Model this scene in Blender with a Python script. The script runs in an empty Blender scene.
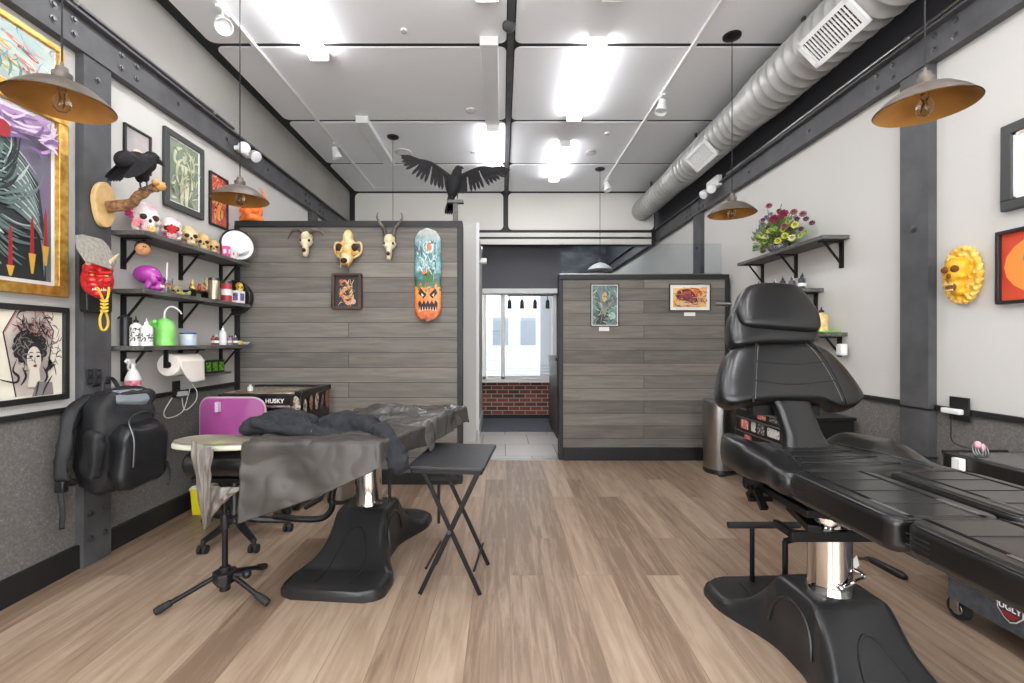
import bpy, bmesh, math, random
from mathutils import Vector, Matrix, Euler, noise
random.seed(7)
R = math.radians
F, VX, VY, H = 460.0, 502.0, 342.0, 1.3      # focal length in pixels, vanishing point, eye height
XL, XR = -2.45, 2.53                          # side walls
C = bpy.context.scene.collection
def V(*a): return Vector(a)
def at(x, y, Y): return V((x-VX)*Y/F, Y, H+(VY-y)*Y/F)
def onx(x, y, X):                             # point of the picture on the plane X = const
    Y = X*F/(x-VX); return V(X, Y, H+(VY-y)*Y/F)
def onz(x, y, z):                             # on the plane Z = const
    Y = (H-z)*F/(y-VY); return V((x-VX)*Y/F, Y, z)

# ------------------------------------------------------------------ materials
def lin(c): return tuple(((v/255)/12.92 if v/255 <= .04045 else ((v/255+.055)/1.055)**2.4) for v in c)
MATS = {}
def mat(name, col=(128,128,128), rough=.6, metal=0, col2=None, scale=8, stretch=(1,1,1), bump=0, bscale=60, emit=0, trans=0, alpha=1, coat=0, contrast=(.35,.65), ior=1.45, spec=.5, detail=4):
    if name in MATS: return MATS[name]
    m = bpy.data.materials.new(name); m.use_nodes = True; MATS[name] = m
    nt = m.node_tree; b = nt.nodes['Principled BSDF']; L = nt.links
    c = lin(col)+(1,)
    b.inputs['Base Color'].default_value = c; b.inputs['Roughness'].default_value = rough
    b.inputs['Metallic'].default_value = metal; b.inputs['IOR'].default_value = ior
    b.inputs['Specular IOR Level'].default_value = spec
    if coat: b.inputs['Coat Weight'].default_value = coat; b.inputs['Coat Roughness'].default_value = .15
    if trans: b.inputs['Transmission Weight'].default_value = trans
    if alpha < 1: b.inputs['Alpha'].default_value = alpha
    if emit: b.inputs['Emission Color'].default_value = c; b.inputs['Emission Strength'].default_value = emit
    if col2 or bump:
        tc = nt.nodes.new('ShaderNodeTexCoord'); mp = nt.nodes.new('ShaderNodeMapping'); mp.inputs['Scale'].default_value = stretch
        L.new(tc.outputs['Object'], mp.inputs[0])
    if col2:
        n = nt.nodes.new('ShaderNodeTexNoise'); n.inputs['Scale'].default_value = scale; n.inputs['Detail'].default_value = detail
        L.new(mp.outputs[0], n.inputs['Vector'])
        r = nt.nodes.new('ShaderNodeValToRGB'); L.new(n.outputs['Fac'], r.inputs[0])
        cols = [col]+(list(col2) if isinstance(col2, list) else [col2])
        e = r.color_ramp.elements; e[0].position, e[1].position = contrast
        e[0].color = lin(cols[0])+(1,); e[1].color = lin(cols[-1])+(1,)
        for i in range(1, len(cols)-1):
            k = e.new(contrast[0]+(contrast[1]-contrast[0])*i/(len(cols)-1)); k.color = lin(cols[i])+(1,)
        L.new(r.outputs[0], b.inputs['Base Color'])
        if emit: L.new(r.outputs[0], b.inputs['Emission Color'])
    if bump:
        n2 = nt.nodes.new('ShaderNodeTexNoise'); n2.inputs['Scale'].default_value = bscale; n2.inputs['Detail'].default_value = 3
        L.new(mp.outputs[0], n2.inputs['Vector'])
        bp = nt.nodes.new('ShaderNodeBump'); bp.inputs['Strength'].default_value = bump; bp.inputs['Distance'].default_value = .01
        L.new(n2.outputs['Fac'], bp.inputs['Height']); L.new(bp.outputs[0], b.inputs['Normal'])
    return m

def planks(name, cols, pw, pl, gap, axes, rough=.5, gapcol=(40,36,32), grain=1.0):
    """boards: width pw across, length pl along; axes = (along, across) object axes 0..2"""
    m = bpy.data.materials.new(name); m.use_nodes = True; MATS[name] = m
    nt = m.node_tree; b = nt.nodes['Principled BSDF']; L = nt.links; N = nt.nodes.new
    tc = N('ShaderNodeTexCoord'); sp = N('ShaderNodeSeparateXYZ'); L.new(tc.outputs['Object'], sp.inputs[0])
    cb = N('ShaderNodeCombineXYZ'); L.new(sp.outputs[axes[0]], cb.inputs[0]); L.new(sp.outputs[axes[1]], cb.inputs[1])
    br = N('ShaderNodeTexBrick'); L.new(cb.outputs[0], br.inputs['Vector'])
    br.inputs['Scale'].default_value = 1; br.inputs['Brick Width'].default_value = pl; br.inputs['Row Height'].default_value = pw
    br.inputs['Mortar Size'].default_value = gap; br.inputs['Mortar Smooth'].default_value = .2; br.offset = .37; br.offset_frequency = 2
    br.inputs['Color1'].default_value = (0,0,0,1); br.inputs['Color2'].default_value = (1,1,1,1); br.inputs['Mortar'].default_value = (.5,.5,.5,1)
    mp = N('ShaderNodeMapping'); mp.inputs['Scale'].default_value = (1.3, 16, 1); L.new(cb.outputs[0], mp.inputs[0])
    off = N('ShaderNodeVectorMath'); off.operation = 'MULTIPLY_ADD'; off.inputs[1].default_value = (13,7,5)
    L.new(br.outputs['Color'], off.inputs[0]); L.new(mp.outputs[0], off.inputs[2])
    n = N('ShaderNodeTexNoise'); n.inputs['Scale'].default_value = 1.6; n.inputs['Detail'].default_value = 7; n.inputs['Roughness'].default_value = .65; n.inputs['Distortion'].default_value = .5
    L.new(off.outputs[0], n.inputs['Vector'])
    ma = N('ShaderNodeMath'); ma.operation = 'MULTIPLY_ADD'; ma.inputs[1].default_value = .34; L.new(br.outputs['Color'], ma.inputs[0])
    m2 = N('ShaderNodeMath'); m2.operation = 'MULTIPLY_ADD'; m2.inputs[1].default_value = grain; m2.inputs[2].default_value = -.17-(grain-1)*.5
    L.new(n.outputs['Fac'], m2.inputs[0]); L.new(m2.outputs[0], ma.inputs[2])
    r = N('ShaderNodeValToRGB'); L.new(ma.outputs[0], r.inputs[0]); e = r.color_ramp.elements
    e[0].position, e[1].position = .3, .72; e[0].color = lin(cols[0])+(1,); e[1].color = lin(cols[-1])+(1,)
    for i in range(1, len(cols)-1):
        k = e.new(.3+.42*i/(len(cols)-1)); k.color = lin(cols[i])+(1,)
    mx = N('ShaderNodeMix'); mx.data_type = 'RGBA'; L.new(br.outputs['Fac'], mx.inputs[0]); L.new(r.outputs[0], mx.inputs[6]); mx.inputs[7].default_value = lin(gapcol)+(1,)
    L.new(mx.outputs[2], b.inputs['Base Color']); b.inputs['Roughness'].default_value = rough
    bp = N('ShaderNodeBump'); bp.inputs['Strength'].default_value = .4; bp.inputs['Distance'].default_value = .004; bp.invert = True
    L.new(br.outputs['Fac'], bp.inputs['Height']); L.new(bp.outputs[0], b.inputs['Normal'])
    return m

def ellprof(n): return [math.pi*i/n for i in range(n+1)]
# ------------------------------------------------------------------ mesh builder
class MB:
    def __init__(s): s.v = []; s.f = []; s.m = []; s.T = Matrix.Identity(4)
    def add(s, vs, fs, m=0):
        k = len(s.v); s.v += [s.T @ Vector(p) for p in vs]
        s.f += [tuple(i+k for i in f) for f in fs]; s.m += [m]*len(fs); return s
    def box(s, x0, x1, y0, y1, z0, z1, m=0):
        p = [(x,y,z) for x in (x0,x1) for y in (y0,y1) for z in (z0,z1)]
        return s.add(p, [(0,1,3,2),(4,6,7,5),(0,4,5,1),(2,3,7,6),(0,2,6,4),(1,5,7,3)], m)
    def obox(s, c, ax, ay, az, m=0):
        c = Vector(c); p = [c+ax*i+ay*j+az*k for i in (-1,1) for j in (-1,1) for k in (-1,1)]
        return s.add(p, [(0,1,3,2),(4,6,7,5),(0,4,5,1),(2,3,7,6),(0,2,6,4),(1,5,7,3)], m)
    def bar(s, a, b, w, h, m=0, up=(0,0,1)):
        a, b = Vector(a), Vector(b); d = (b-a); u = Vector(up)
        if abs(d.normalized().dot(u)) > .95: u = Vector((0,1,0))
        x = d.cross(u).normalized(); z = x.cross(d).normalized()
        return s.obox((a+b)/2, x*w/2, d/2, z*h/2, m)
    def tube(s, pts, r, seg=8, m=0, closed=False):
        pts = [Vector(p) for p in pts]; n = len(pts)
        rs = r if isinstance(r, (list, tuple)) else [r]*n
        vs = []; prev = None
        for i, p in enumerate(pts):
            if closed: d = pts[(i+1) % n]-pts[i-1]
            else: d = pts[min(i+1,n-1)]-pts[max(i-1,0)]
            if d.length < 1e-9: d = Vector((0,0,1))
            d.normalize()
            if prev is None: u = Vector((0,0,1)) if abs(d.z) < .9 else Vector((1,0,0))
            else: u = prev
            x = d.cross(u)
            if x.length < 1e-6: x = d.cross(Vector((0,1,0)))
            x.normalize(); u = x.cross(d).normalized(); prev = u
            for k in range(seg):
                a = 2*math.pi*k/seg; vs.append(p+(x*math.cos(a)+u*math.sin(a))*rs[i])
        fs = []
        for i in range(n if closed else n-1):
            j = (i+1) % n
            for k in range(seg):
                l = (k+1) % seg; fs.append((i*seg+k, i*seg+l, j*seg+l, j*seg+k))
        if not closed: fs.append(tuple(range(seg-1,-1,-1))); fs.append(tuple((n-1)*seg+k for k in range(seg)))
        return s.add(vs, fs, m)
    def lathe(s, prof, c=(0,0,0), seg=24, m=0, rot=None, cap=True):
        c = Vector(c); rot = rot or Matrix.Identity(3); vs = []
        for r, h in prof:
            for k in range(seg):
                a = 2*math.pi*k/seg; vs.append(c+rot @ Vector((r*math.cos(a), r*math.sin(a), h)))
        fs = [(i*seg+k, i*seg+(k+1)%seg, (i+1)*seg+(k+1)%seg, (i+1)*seg+k) for i in range(len(prof)-1) for k in range(seg)]
        if cap:
            if prof[0][0] > 1e-5: fs.append(tuple(range(seg-1,-1,-1)))
            if prof[-1][0] > 1e-5: fs.append(tuple((len(prof)-1)*seg+k for k in range(seg)))
        return s.add(vs, fs, m)
    def ell(s, c, r, rot=None, seg=18, rings=11, m=0):
        if not isinstance(r, (tuple, list)): r = (r,r,r)
        c = Vector(c); rot = rot or Matrix.Identity(3); vs = []
        for i in range(rings+1):
            t = math.pi*i/rings
            for k in range(seg):
                a = 2*math.pi*k/seg
                vs.append(c+rot @ Vector((r[0]*math.sin(t)*math.cos(a), r[1]*math.sin(t)*math.sin(a), r[2]*math.cos(t))))
        fs = [(i*seg+k, (i+1)*seg+k, (i+1)*seg+(k+1)%seg, i*seg+(k+1)%seg) for i in range(rings) for k in range(seg)]
        return s.add(vs, fs, m)
    def prism(s, poly, ext, m=0):
        ext = Vector(ext); poly = [Vector(p) for p in poly]; n = len(poly)
        vs = poly+[p+ext for p in poly]
        return s.add(vs, [tuple(range(n-1,-1,-1)), tuple(range(n,2*n))]+[(i,(i+1)%n,n+(i+1)%n,n+i) for i in range(n)], m)
    def grid(s, f, nu, nv, m=0, wrap=False):
        vs = [f(i/nu, j/nv) for i in range(nu+1) for j in range(nv+1)]
        return s.add(vs, [(i*(nv+1)+j, (i+1)*(nv+1)+j, (i+1)*(nv+1)+j+1, i*(nv+1)+j+1) for i in range(nu) for j in range(nv)], m)
    def base(s):
        xs = [v.x for v in s.v]; ys = [v.y for v in s.v]; zs = [v.z for v in s.v]
        return V((min(xs)+max(xs))/2, (min(ys)+max(ys))/2, min(zs))
    def build(s, name, mats, parent=None, smooth=False, bevel=0, bseg=2, sub=0, remesh=0, solid=0, label=None, angle=40, disp=None):
        o0 = org(parent) if parent else s.base()
        me = bpy.data.meshes.new(name); me.from_pydata([v-o0 for v in s.v], [], s.f)
        mats = mats if isinstance(mats, (list, tuple)) else [mats]
        for m in mats: me.materials.append(m)
        for p, i in zip(me.polygons, s.m): p.material_index = i
        bm = bmesh.new(); bm.from_mesh(me)
        bmesh.ops.remove_doubles(bm, verts=bm.verts, dist=1e-5)
        bmesh.ops.recalc_face_normals(bm, faces=bm.faces); bm.to_mesh(me); bm.free()
        o = bpy.data.objects.new(name, me); C.objects.link(o)
        if parent: o.parent = parent
        else: o.location = o0
        o['o0'] = list(o0); 
        if solid: q = o.modifiers.new('thick', 'SOLIDIFY'); q.thickness = solid; q.offset = 0
        if bevel:
            q = o.modifiers.new('bevel', 'BEVEL'); q.width = bevel; q.segments = bseg; q.limit_method = 'ANGLE'; q.angle_limit = R(30); smooth = smooth or bseg > 1
        if remesh:
            q = o.modifiers.new('r', 'REMESH'); q.mode = 'VOXEL'; q.voxel_size = remesh; q.use_smooth_shade = True
            q = o.modifiers.new('s', 'SMOOTH'); q.factor = .5; q.iterations = 4
        if sub: q = o.modifiers.new('sub', 'SUBSURF'); q.levels = q.render_levels = sub; smooth = True
        if smooth:
            for p in me.polygons: p.use_smooth = True
            if bevel or angle < 180:
                try: me.set_sharp_from_angle(angle=R(angle))
                except Exception: pass
        if label: o['label'] = label
        return o
def org(o): return Vector(o['o0'])
def tag(o, label, cat, group=None, kind=None):
    o['label'] = label; o['category'] = cat
    if group: o['group'] = group
    if kind: o['kind'] = kind
    return o
def thing(name, loc, label, cat, group=None):
    o = bpy.data.objects.new(name, None); C.objects.link(o); o.empty_display_size = .1
    o.location = loc; o['o0'] = list(loc); return tag(o, label, cat, group)
def struct(o): o['kind'] = 'structure'; return o
def dup(root, loc, label=None, rot=None, group=None):
    r = root.copy(); C.objects.link(r); r.location = loc; r['o0'] = list(loc)
    if label: r['label'] = label
    if rot: r.rotation_euler = rot
    for ch in list(root.children):
        c = ch.copy(); C.objects.link(c); c.parent = r
        for g in list(ch.children):
            d = g.copy(); C.objects.link(d); d.parent = c
    return r
def text(s, size, T, m, parent, name='lettering', ext=.0008, align='CENTER', shear=0):
    cu = bpy.data.curves.new(name, 'FONT'); cu.body = s; cu.size = size; cu.extrude = ext; cu.align_x = align; cu.align_y = 'CENTER'; cu.shear = shear
    cu.offset = size*.02
    tmp = bpy.data.objects.new(name+'_tmp', cu); C.objects.link(tmp); bpy.context.view_layer.update()
    me = bpy.data.meshes.new_from_object(tmp.evaluated_get(bpy.context.evaluated_depsgraph_get())); bpy.data.objects.remove(tmp)
    me.materials.clear(); me.materials.append(m); o = bpy.data.objects.new(name, me); C.objects.link(o)
    if parent: o.parent = parent; o.matrix_local = Matrix.Translation(-org(parent)) @ T
    else: o.matrix_world = T
    o['o0'] = list(org(parent)) if parent else [0,0,0]
    return o
def frame(o, u, v, n):                         # matrix with axes u (right), v (up), n (towards viewer)
    M = Matrix((u, v, n)).transposed().to_4x4(); M.translation = Vector(o); return M
def FL(o): return frame(o, V(0,1,0), V(0,0,1), V(1,0,0))       # on the left wall
def FR(o): return frame(o, V(0,-1,0), V(0,0,1), V(-1,0,0))     # on the right wall
def FP(o): return frame(o, V(1,0,0), V(0,0,1), V(0,-1,0))      # facing the camera
def lerp(a, b, t): return a+(b-a)*t
def pl(pts, x):                                # piecewise linear
    if x <= pts[0][0]: return pts[0][1]
    for (a, fa), (b, fb) in zip(pts, pts[1:]):
        if x <= b: return fa+(fb-fa)*(x-a)/(b-a)
    return pts[-1][1]
def rrect(w, h, r, n=5):
    out = []
    for cx, cy, a0 in ((w/2-r,h/2-r,0),(-w/2+r,h/2-r,90),(-w/2+r,-h/2+r,180),(w/2-r,-h/2+r,270)):
        for i in range(n+1):
            a = R(a0+90*i/n); out.append((cx+r*math.cos(a), cy+r*math.sin(a)))
    return out
def spline(pts, n=6):
    pts = [Vector(p) for p in pts]; out = []
    for i in range(len(pts)-1):
        p0 = pts[max(i-1,0)]; p1 = pts[i]; p2 = pts[i+1]; p3 = pts[min(i+2,len(pts)-1)]
        for k in range(n):
            t = k/n; out.append(.5*((2*p1)+(p2-p0)*t+(2*p0-5*p1+4*p2-p3)*t*t+(3*p1-p0-3*p2+p3)*t**3))
    out.append(pts[-1]); return out
EXPO = 0.72
# ================================================================== palette
M_white = mat('wall_paint', (198,196,191), .85, bump=.08, bscale=300)
M_grayup = mat('grey_upper_paint', (146,143,138), .8, col2=(156,153,147), scale=1.5)
M_dkup = mat('dark_upper_wall', (62,63,68), .8)  # right upper wall, set darker than the left one
M_beam = mat('beam_paint', (70,70,72), .55, col2=(84,84,86), scale=6)
M_black = mat('black_paint', (30,30,31), .5)
M_wains = mat('wainscot', (92,89,86), .8, col2=[(102,99,96),(114,111,107),(150,146,140)], scale=90, detail=6, contrast=(.3,.8))
M_panel = mat('ceiling_panel', (238,239,242), .8)
M_dark = mat('dark_void', (40,42,45), .7)
M_bulk = mat('bulkhead_panel', (222,219,212), .7)
M_iron = mat('black_iron', (24,24,25), .4, metal=.3)
M_steel = mat('brushed_steel', (170,168,165), .28, metal=1)
M_chrome = mat('chrome', (225,222,218), .06, metal=1)
M_bolt = mat('bolt_metal', (95,95,97), .35, metal=.8)
M_whpl = mat('white_plastic', (232,232,230), .35)
M_leather = mat('black_leather', (20,20,21), .32, bump=.03, bscale=220, spec=.4, coat=.35)
M_blkpl = mat('black_plastic', (30,30,31), .38)
M_stitch = mat('stitching', (120,118,115), .6)
M_rubber = mat('rubber', (38,38,38), .75)
M_paper = mat('paper', (240,238,232), .9)
M_cream = mat('cream_paper', (232,226,208), .9)
M_bone = mat('bone', (222,212,186), .6, col2=(196,178,138), scale=14)
M_fl = planks('floor_planks', [(122,101,83),(143,121,102),(156,134,114),(170,149,129)], .19, 1.3, .0016, (1,0), rough=.42, gapcol=(122,102,86), grain=1.1)
M_part = planks('partition_boards', [(98,93,87),(110,105,98),(120,114,106),(132,126,117)], .138, 2.9, .003, (0,2), rough=.75, gapcol=(62,60,57), grain=1.0)
M_shelf = mat('shelf_wood', (74,72,70), .6, col2=(108,105,102), scale=10, stretch=(8,1,8))
M_glass = mat('clear_glass', (245,250,250), .02, trans=1, ior=1.45)
M_pane = mat('pane_glass', (235,242,245), .02, trans=1, ior=1.02)
M_lamp = mat('lit_diffuser', (252,252,255), .5, emit=13)
M_lampoff = mat('unlit_diffuser', (225,226,228), .4)

def slab(name, b, m, **k):
    mb = MB(); mb.box(*b); return struct(mb.build(name, m, **k))
# floor (object origin at world 0 so boards line up)
def slab0(name, b, m):
    mb = MB(); mb.box(*b); o = mb.build(name, m); return struct(o)
YB = -1.6
slab0('floor', (XL-.1, XR+.1, YB, 5.09, -.1, 0), M_fl)
# tiles beyond the partition
mt = bpy.data.materials.new('floor_tiles'); mt.use_nodes = True
_b = mt.node_tree.nodes['Principled BSDF']; _br = mt.node_tree.nodes.new('ShaderNodeTexBrick'); _tc = mt.node_tree.nodes.new('ShaderNodeTexCoord')
mt.node_tree.links.new(_tc.outputs['Object'], _br.inputs['Vector'])
_br.inputs['Scale'].default_value = 1; _br.inputs['Brick Width'].default_value = .6; _br.inputs['Row Height'].default_value = .6; _br.inputs['Mortar Size'].default_value = .006
_br.inputs['Color1'].default_value = lin((178,172,166))+(1,); _br.inputs['Color2'].default_value = lin((196,191,186))+(1,); _br.inputs['Mortar'].default_value = lin((120,116,112))+(1,)
mt.node_tree.links.new(_br.outputs['Color'], _b.inputs['Base Color']); _b.inputs['Roughness'].default_value = .35
slab0('floor_2', (XL-.1, XR+.1, 5.09, 11.4, -.1, 0), mt)
mb = MB(); mb.box(-.36, .86, 5.06, 5.12, 0, .006); struct(mb.build('trim_20', M_steel))

# left wall
ZC = 3.71
slab('wall_left', (XL-.12, XL, YB, 7.5, .92, 3.0), M_white)
slab('wall_left_upper', (XL-.12, XL, YB, 7.5, 3.0, ZC+.1), M_grayup)
slab('wall_left_lower', (XL-.12, XL, YB, 7.5, -.1, .92), M_wains)
slab('wall_right', (XR, XR+.12, YB, 11.3, .92, 3.0), M_white)
slab('wall_right_upper', (XR, XR+.12, YB, 11.3, 3.0, ZC+.1), M_dkup)
slab('wall_right_lower', (XR, XR+.12, YB, 11.3, -.1, .92), M_wains)
# unseen shop front added behind the camera; its opening is shaped for daylight
slab('wall_front_top', (XL-.1, XR+.1, YB-.12, YB, 2.85, ZC+.1), M_white)
slab('wall_front_bottom', (XL-.1, XR+.1, YB-.12, YB, -.1, .1), M_white)
slab('wall_front_left', (XL-.1, -2.0, YB-.12, YB, .1, 2.85), M_white)
slab('wall_front_right', (2.1, XR+.1, YB-.12, YB, .1, 2.85), M_white)
slab('wall_front_middle', (-.1, .1, YB-.12, YB, .1, 2.85), M_black)
# side beams, with bolts
def bolts(mb, pts, n, r=.013):
    rot = n.to_track_quat('Z', 'Y').to_matrix()
    for p in pts: mb.lathe([(r*1.7,0),(r*1.7,.003),(r,.004),(r,.012),(r*.5,.013)], p, 8, 0, rot)
def beam(name, X, sgn, z0, z1, y1, posts, bolt_ys):
    mb = MB(); mb.box(min(X,X+sgn*.06), max(X,X+sgn*.06), YB, y1, z0, z1)
    mb.box(min(X,X+sgn*.1), max(X,X+sgn*.1), YB, y1, z1-.015, z1)
    o = struct(mb.build(name, M_beam))
    b = MB(); bolts(b, [V(X+sgn*.06, y, z) for y, z in bolt_ys], V(sgn,0,0)); b.build('bolts', M_bolt, o)
    return o
beam('trim_1', XL, 1, 2.96, 3.155, 7.39, None, [(y+d, z) for y in (2.73,5.88) for d in (-.28,-.16,.16,.28) for z in (3.02,3.1)]+[(1.9,3.06),(3.4,3.06),(4.0,3.06),(4.7,3.06)])
beam('trim_2', XR, -1, 2.92, 3.10, 11.2, None, [(y+d, z) for y in (2.77,5.9) for d in (-.26,-.14,.14,.26) for z in (2.97,3.05)]+[(3.7,3.0),(4.6,3.0)])
def post(name, X, sgn, y0, y1, z1, bz):
    mb = MB(); mb.box(min(X,X+sgn*.05), max(X,X+sgn*.05), y0, y1, 0, z1)
    o = struct(mb.build(name, M_beam))
    b = MB(); bolts(b, [V(X+sgn*.05, (y0+y1)/2+d, z) for z, d in bz], V(sgn,0,0)); b.build('bolts', M_bolt, o)
    s = MB()
    for z in (.62, .9): s.box(min(X,X+sgn*.054), max(X,X+sgn*.054), y0-.004, y1+.004, z, z+.012)
    s.build('seam_plate', M_black, o); return o
post('trim_3', XL, 1, 2.64, 2.825, 2.97, [(.15,-.05),(.15,.05),(.3,-.05),(.3,.05),(1.78,.01),(2.85,0)])
post('trim_4', XR, -1, 2.676, 2.867, 2.93, [(1.98,0),(2.84,-.05),(2.84,.05)])
post('trim_5', XR, -1, 5.75, 5.97, 2.93, [(2.5,0)])
post('trim_21', XL, 1, 5.8, 6.0, 2.97, [(2.5,0)])
# baseboards & chair rails
def wallstrip(name, X, sgn, y0, y1, z0, z1, t, m): return slab(name, (min(X,X+sgn*t), max(X,X+sgn*t), y0, y1, z0, z1), m, bevel=.003)
wallstrip('baseboard_left', XL, 1, YB, 2.64, 0, .135, .03, M_black)
wallstrip('baseboard_left_far', XL, 1, 2.825, 4.2, 0, .135, .03, M_black)
wallstrip('baseboard_right', XR, -1, YB, 2.676, 0, .135, .03, M_black)
wallstrip('baseboard_right_far', XR, -1, 2.867, 5.05, 0, .135, .03, M_black)
wallstrip('trim_6', XL, 1, YB, 2.64, .905, .935, .02, M_black)
wallstrip('trim_7', XL, 1, 2.825, 4.2, .905, .935, .02, M_black)
wallstrip('trim_8', XR, -1, YB, 2.676, .905, .935, .02, M_black)
wallstrip('trim_9', XR, -1, 2.867, 5.05, .905, .935, .02, M_black)

# ceiling: dark void with white panels separated by dark gaps
slab('ceiling', (XL-.12, XR+.12, YB, 11.4, ZC+.012, ZC+.1), M_dark)
seams = [-1.3, -.04, 1.22, 2.48, 3.74, 5.02, 6.23, 7.39]
k = 2
for a, b in zip(seams, seams[1:]):
    for x0, x1 in ((XL+.1, .035), (.105, XR-.1)):
        mb = MB(); w, h = x1-x0, b-a-.055
        mb.prism([((x0+x1)/2+x, (a+b)/2+y, ZC) for x, y in rrect(w, h, .06)], (0,0,.014))
        struct(mb.build('ceiling_%d' % k, M_panel)); k += 1
mb = MB(); mb.box(.045, .095, YB, 7.39, ZC-.01, ZC+.012)
struct(mb.build('trim_10', M_beam))
slab('ceiling_back', (XL, XR, 7.5, 11.3, ZC, ZC+.01), M_panel)

# bulkhead across the back
YK = 7.4
mb = MB(); mb.box(XL, 2.46, YK, YK+.12, 2.86, ZC+.01); struct(mb.build('wall_back', M_black))
for x0, x1, z0, z1, nm in ((-2.36,.02,3.10,3.69,'wall_back_panel_left'), (.10,2.44,3.10,3.69,'wall_back_panel_right')):
    mb = MB(); mb.prism([((x0+x1)/2+x, YK-.012, (z0+z1)/2+z) for x, z in rrect(x1-x0, z1-z0, .07)], (0,.012,0)); struct(mb.build(nm, M_bulk))
for x0, x1, z0, z1, nm in ((-2.36,2.40,2.985,3.055,'trim_11'), (-.4,2.40,2.865,2.955,'trim_12')):
    mb = MB(); mb.box(x0, x1, YK-.02, YK, z0, z1); struct(mb.build(nm, M_bulk, bevel=.006))
slab('wall_back_lower', (XL, -.5, YK, YK+.1, 0, 2.87), M_white)
# wall end behind the left divider
mb = MB(); mb.box(-.565, -.335, 6.0, 7.8, 0, 2.84); struct(mb.build('wall_doorway_left', M_white))
slab('baseboard_doorway', (-.335, -.32, 6.0, 7.8, 0, .14), M_whpl)
# dark header and side rooms
M_hdr = mat('charcoal_paint', (98,98,102), .8)
slab('wall_header', (-.335, .93, 7.8, 7.9, 2.2, ZC), M_hdr)
slab('wall_reception_side', (.93, 1.0, 7.8, 11.2, 0, ZC), M_hdr)
M_swirl = mat('chalky_charcoal', (70,74,80), .7, col2=[(92,96,102),(120,124,130)], scale=2.2, detail=8, stretch=(1,1,2.4))
slab('wall_reception_far', (1.0, XR, 11.2, 11.3, 0, ZC), M_swirl)
# brick dado, sill, window
M_brick = bpy.data.materials.new('red_brick'); M_brick.use_nodes = True
_n = M_brick.node_tree; _b = _n.nodes['Principled BSDF']; _tc = _n.nodes.new('ShaderNodeTexCoord'); _sp = _n.nodes.new('ShaderNodeSeparateXYZ'); _cb = _n.nodes.new('ShaderNodeCombineXYZ'); _br = _n.nodes.new('ShaderNodeTexBrick')
_n.links.new(_tc.outputs['Object'], _sp.inputs[0]); _n.links.new(_sp.outputs[0], _cb.inputs[0]); _n.links.new(_sp.outputs[2], _cb.inputs[1]); _n.links.new(_cb.outputs[0], _br.inputs[0])
_br.inputs['Scale'].default_value = 1; _br.inputs['Brick Width'].default_value = .19; _br.inputs['Row Height'].default_value = .07; _br.inputs['Mortar Size'].default_value = .007
_br.inputs['Color1'].default_value = lin((138,78,66))+(1,); _br.inputs['Color2'].default_value = lin((88,56,50))+(1,); _br.inputs['Mortar'].default_value = lin((170,160,150))+(1,)
_n.links.new(_br.outputs['Color'], _b.inputs['Base Color']); _b.inputs['Roughness'].default_value = .9
slab('wall_front_brick', (-.335, .93, 7.8, 7.95, .07, .62), M_brick)
slab('baseboard_front', (-.335, .93, 7.78, 7.9, 0, .07), M_dark)
slab('trim_13', (-.335, .93, 7.7, 7.98, .62, .66), M_whpl, bevel=.004)
win = MB()
for b in ((-.335,-.27,7.84,7.92,.66,2.16),(-.02,.05,7.84,7.92,.66,2.16),(.86,.93,7.84,7.92,.66,2.16),(-.335,.93,7.84,7.92,2.1,2.16),(-.335,.93,7.84,7.92,.66,.72)): win.box(*b)
wf = struct(win.build('window_1', M_whpl, bevel=.004))
mb = MB(); mb.box(-.27,-.02,7.875,7.881,.72,2.1); mb.box(.05,.86,7.875,7.881,.72,2.1); mb.build('window_pane', M_pane, wf)
mb = MB()
for i in range(14): mb.box(-.26,-.03,7.80,7.83,.76+i*.055,.765+i*.055)
for i in range(5): mb.box(.06,.85,7.80,7.83,.74+i*.05,.746+i*.05)
mb.build('blind_slats', mat('blind', (124,128,134), .6), wf)
slab('trim_14', (-.335, .93, 7.74, 7.84, 2.12, 2.2), M_whpl)
slab('trim_22', (-.335, -.3, 6.0, 6.06, 0, 2.86), M_whpl)
# walk-off mat
mb = MB(); mb.box(-.31, .88, 6.65, 7.75, .001, .014); tag(mb.build('floor_mat', mat('mat_carpet', (84,88,94), .95, col2=(104,108,114), scale=80), bevel=.004), 'dark grey entrance mat in front of the low brick wall', 'mat')
# outside
mb = MB(); mb.box(-4, 5, 15, 15.4, -.5, 6); ob = mb.build('neighbouring_building', mat('pale_facade', (165,167,170), .9)); tag(ob, 'pale building across the street seen through the far window', 'building')
for x, z in ((-.3,1.2),(.6,1.2),(1.5,1.2)):
    m2 = MB(); m2.box(x, x+.5, 14.97, 15.05, z, z+.9)
    for i in range(8): m2.box(x+.02, x+.48, 14.95, 14.98, z+.08+i*.1, z+.1+i*.1)
    m2.build('window', mat('outside_window', (118,122,130), .4), ob)
slab('ground_outside', (-8, 8, 11.4, 22, -.2, -.02), mat('street', (190,190,190), .9))

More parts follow.
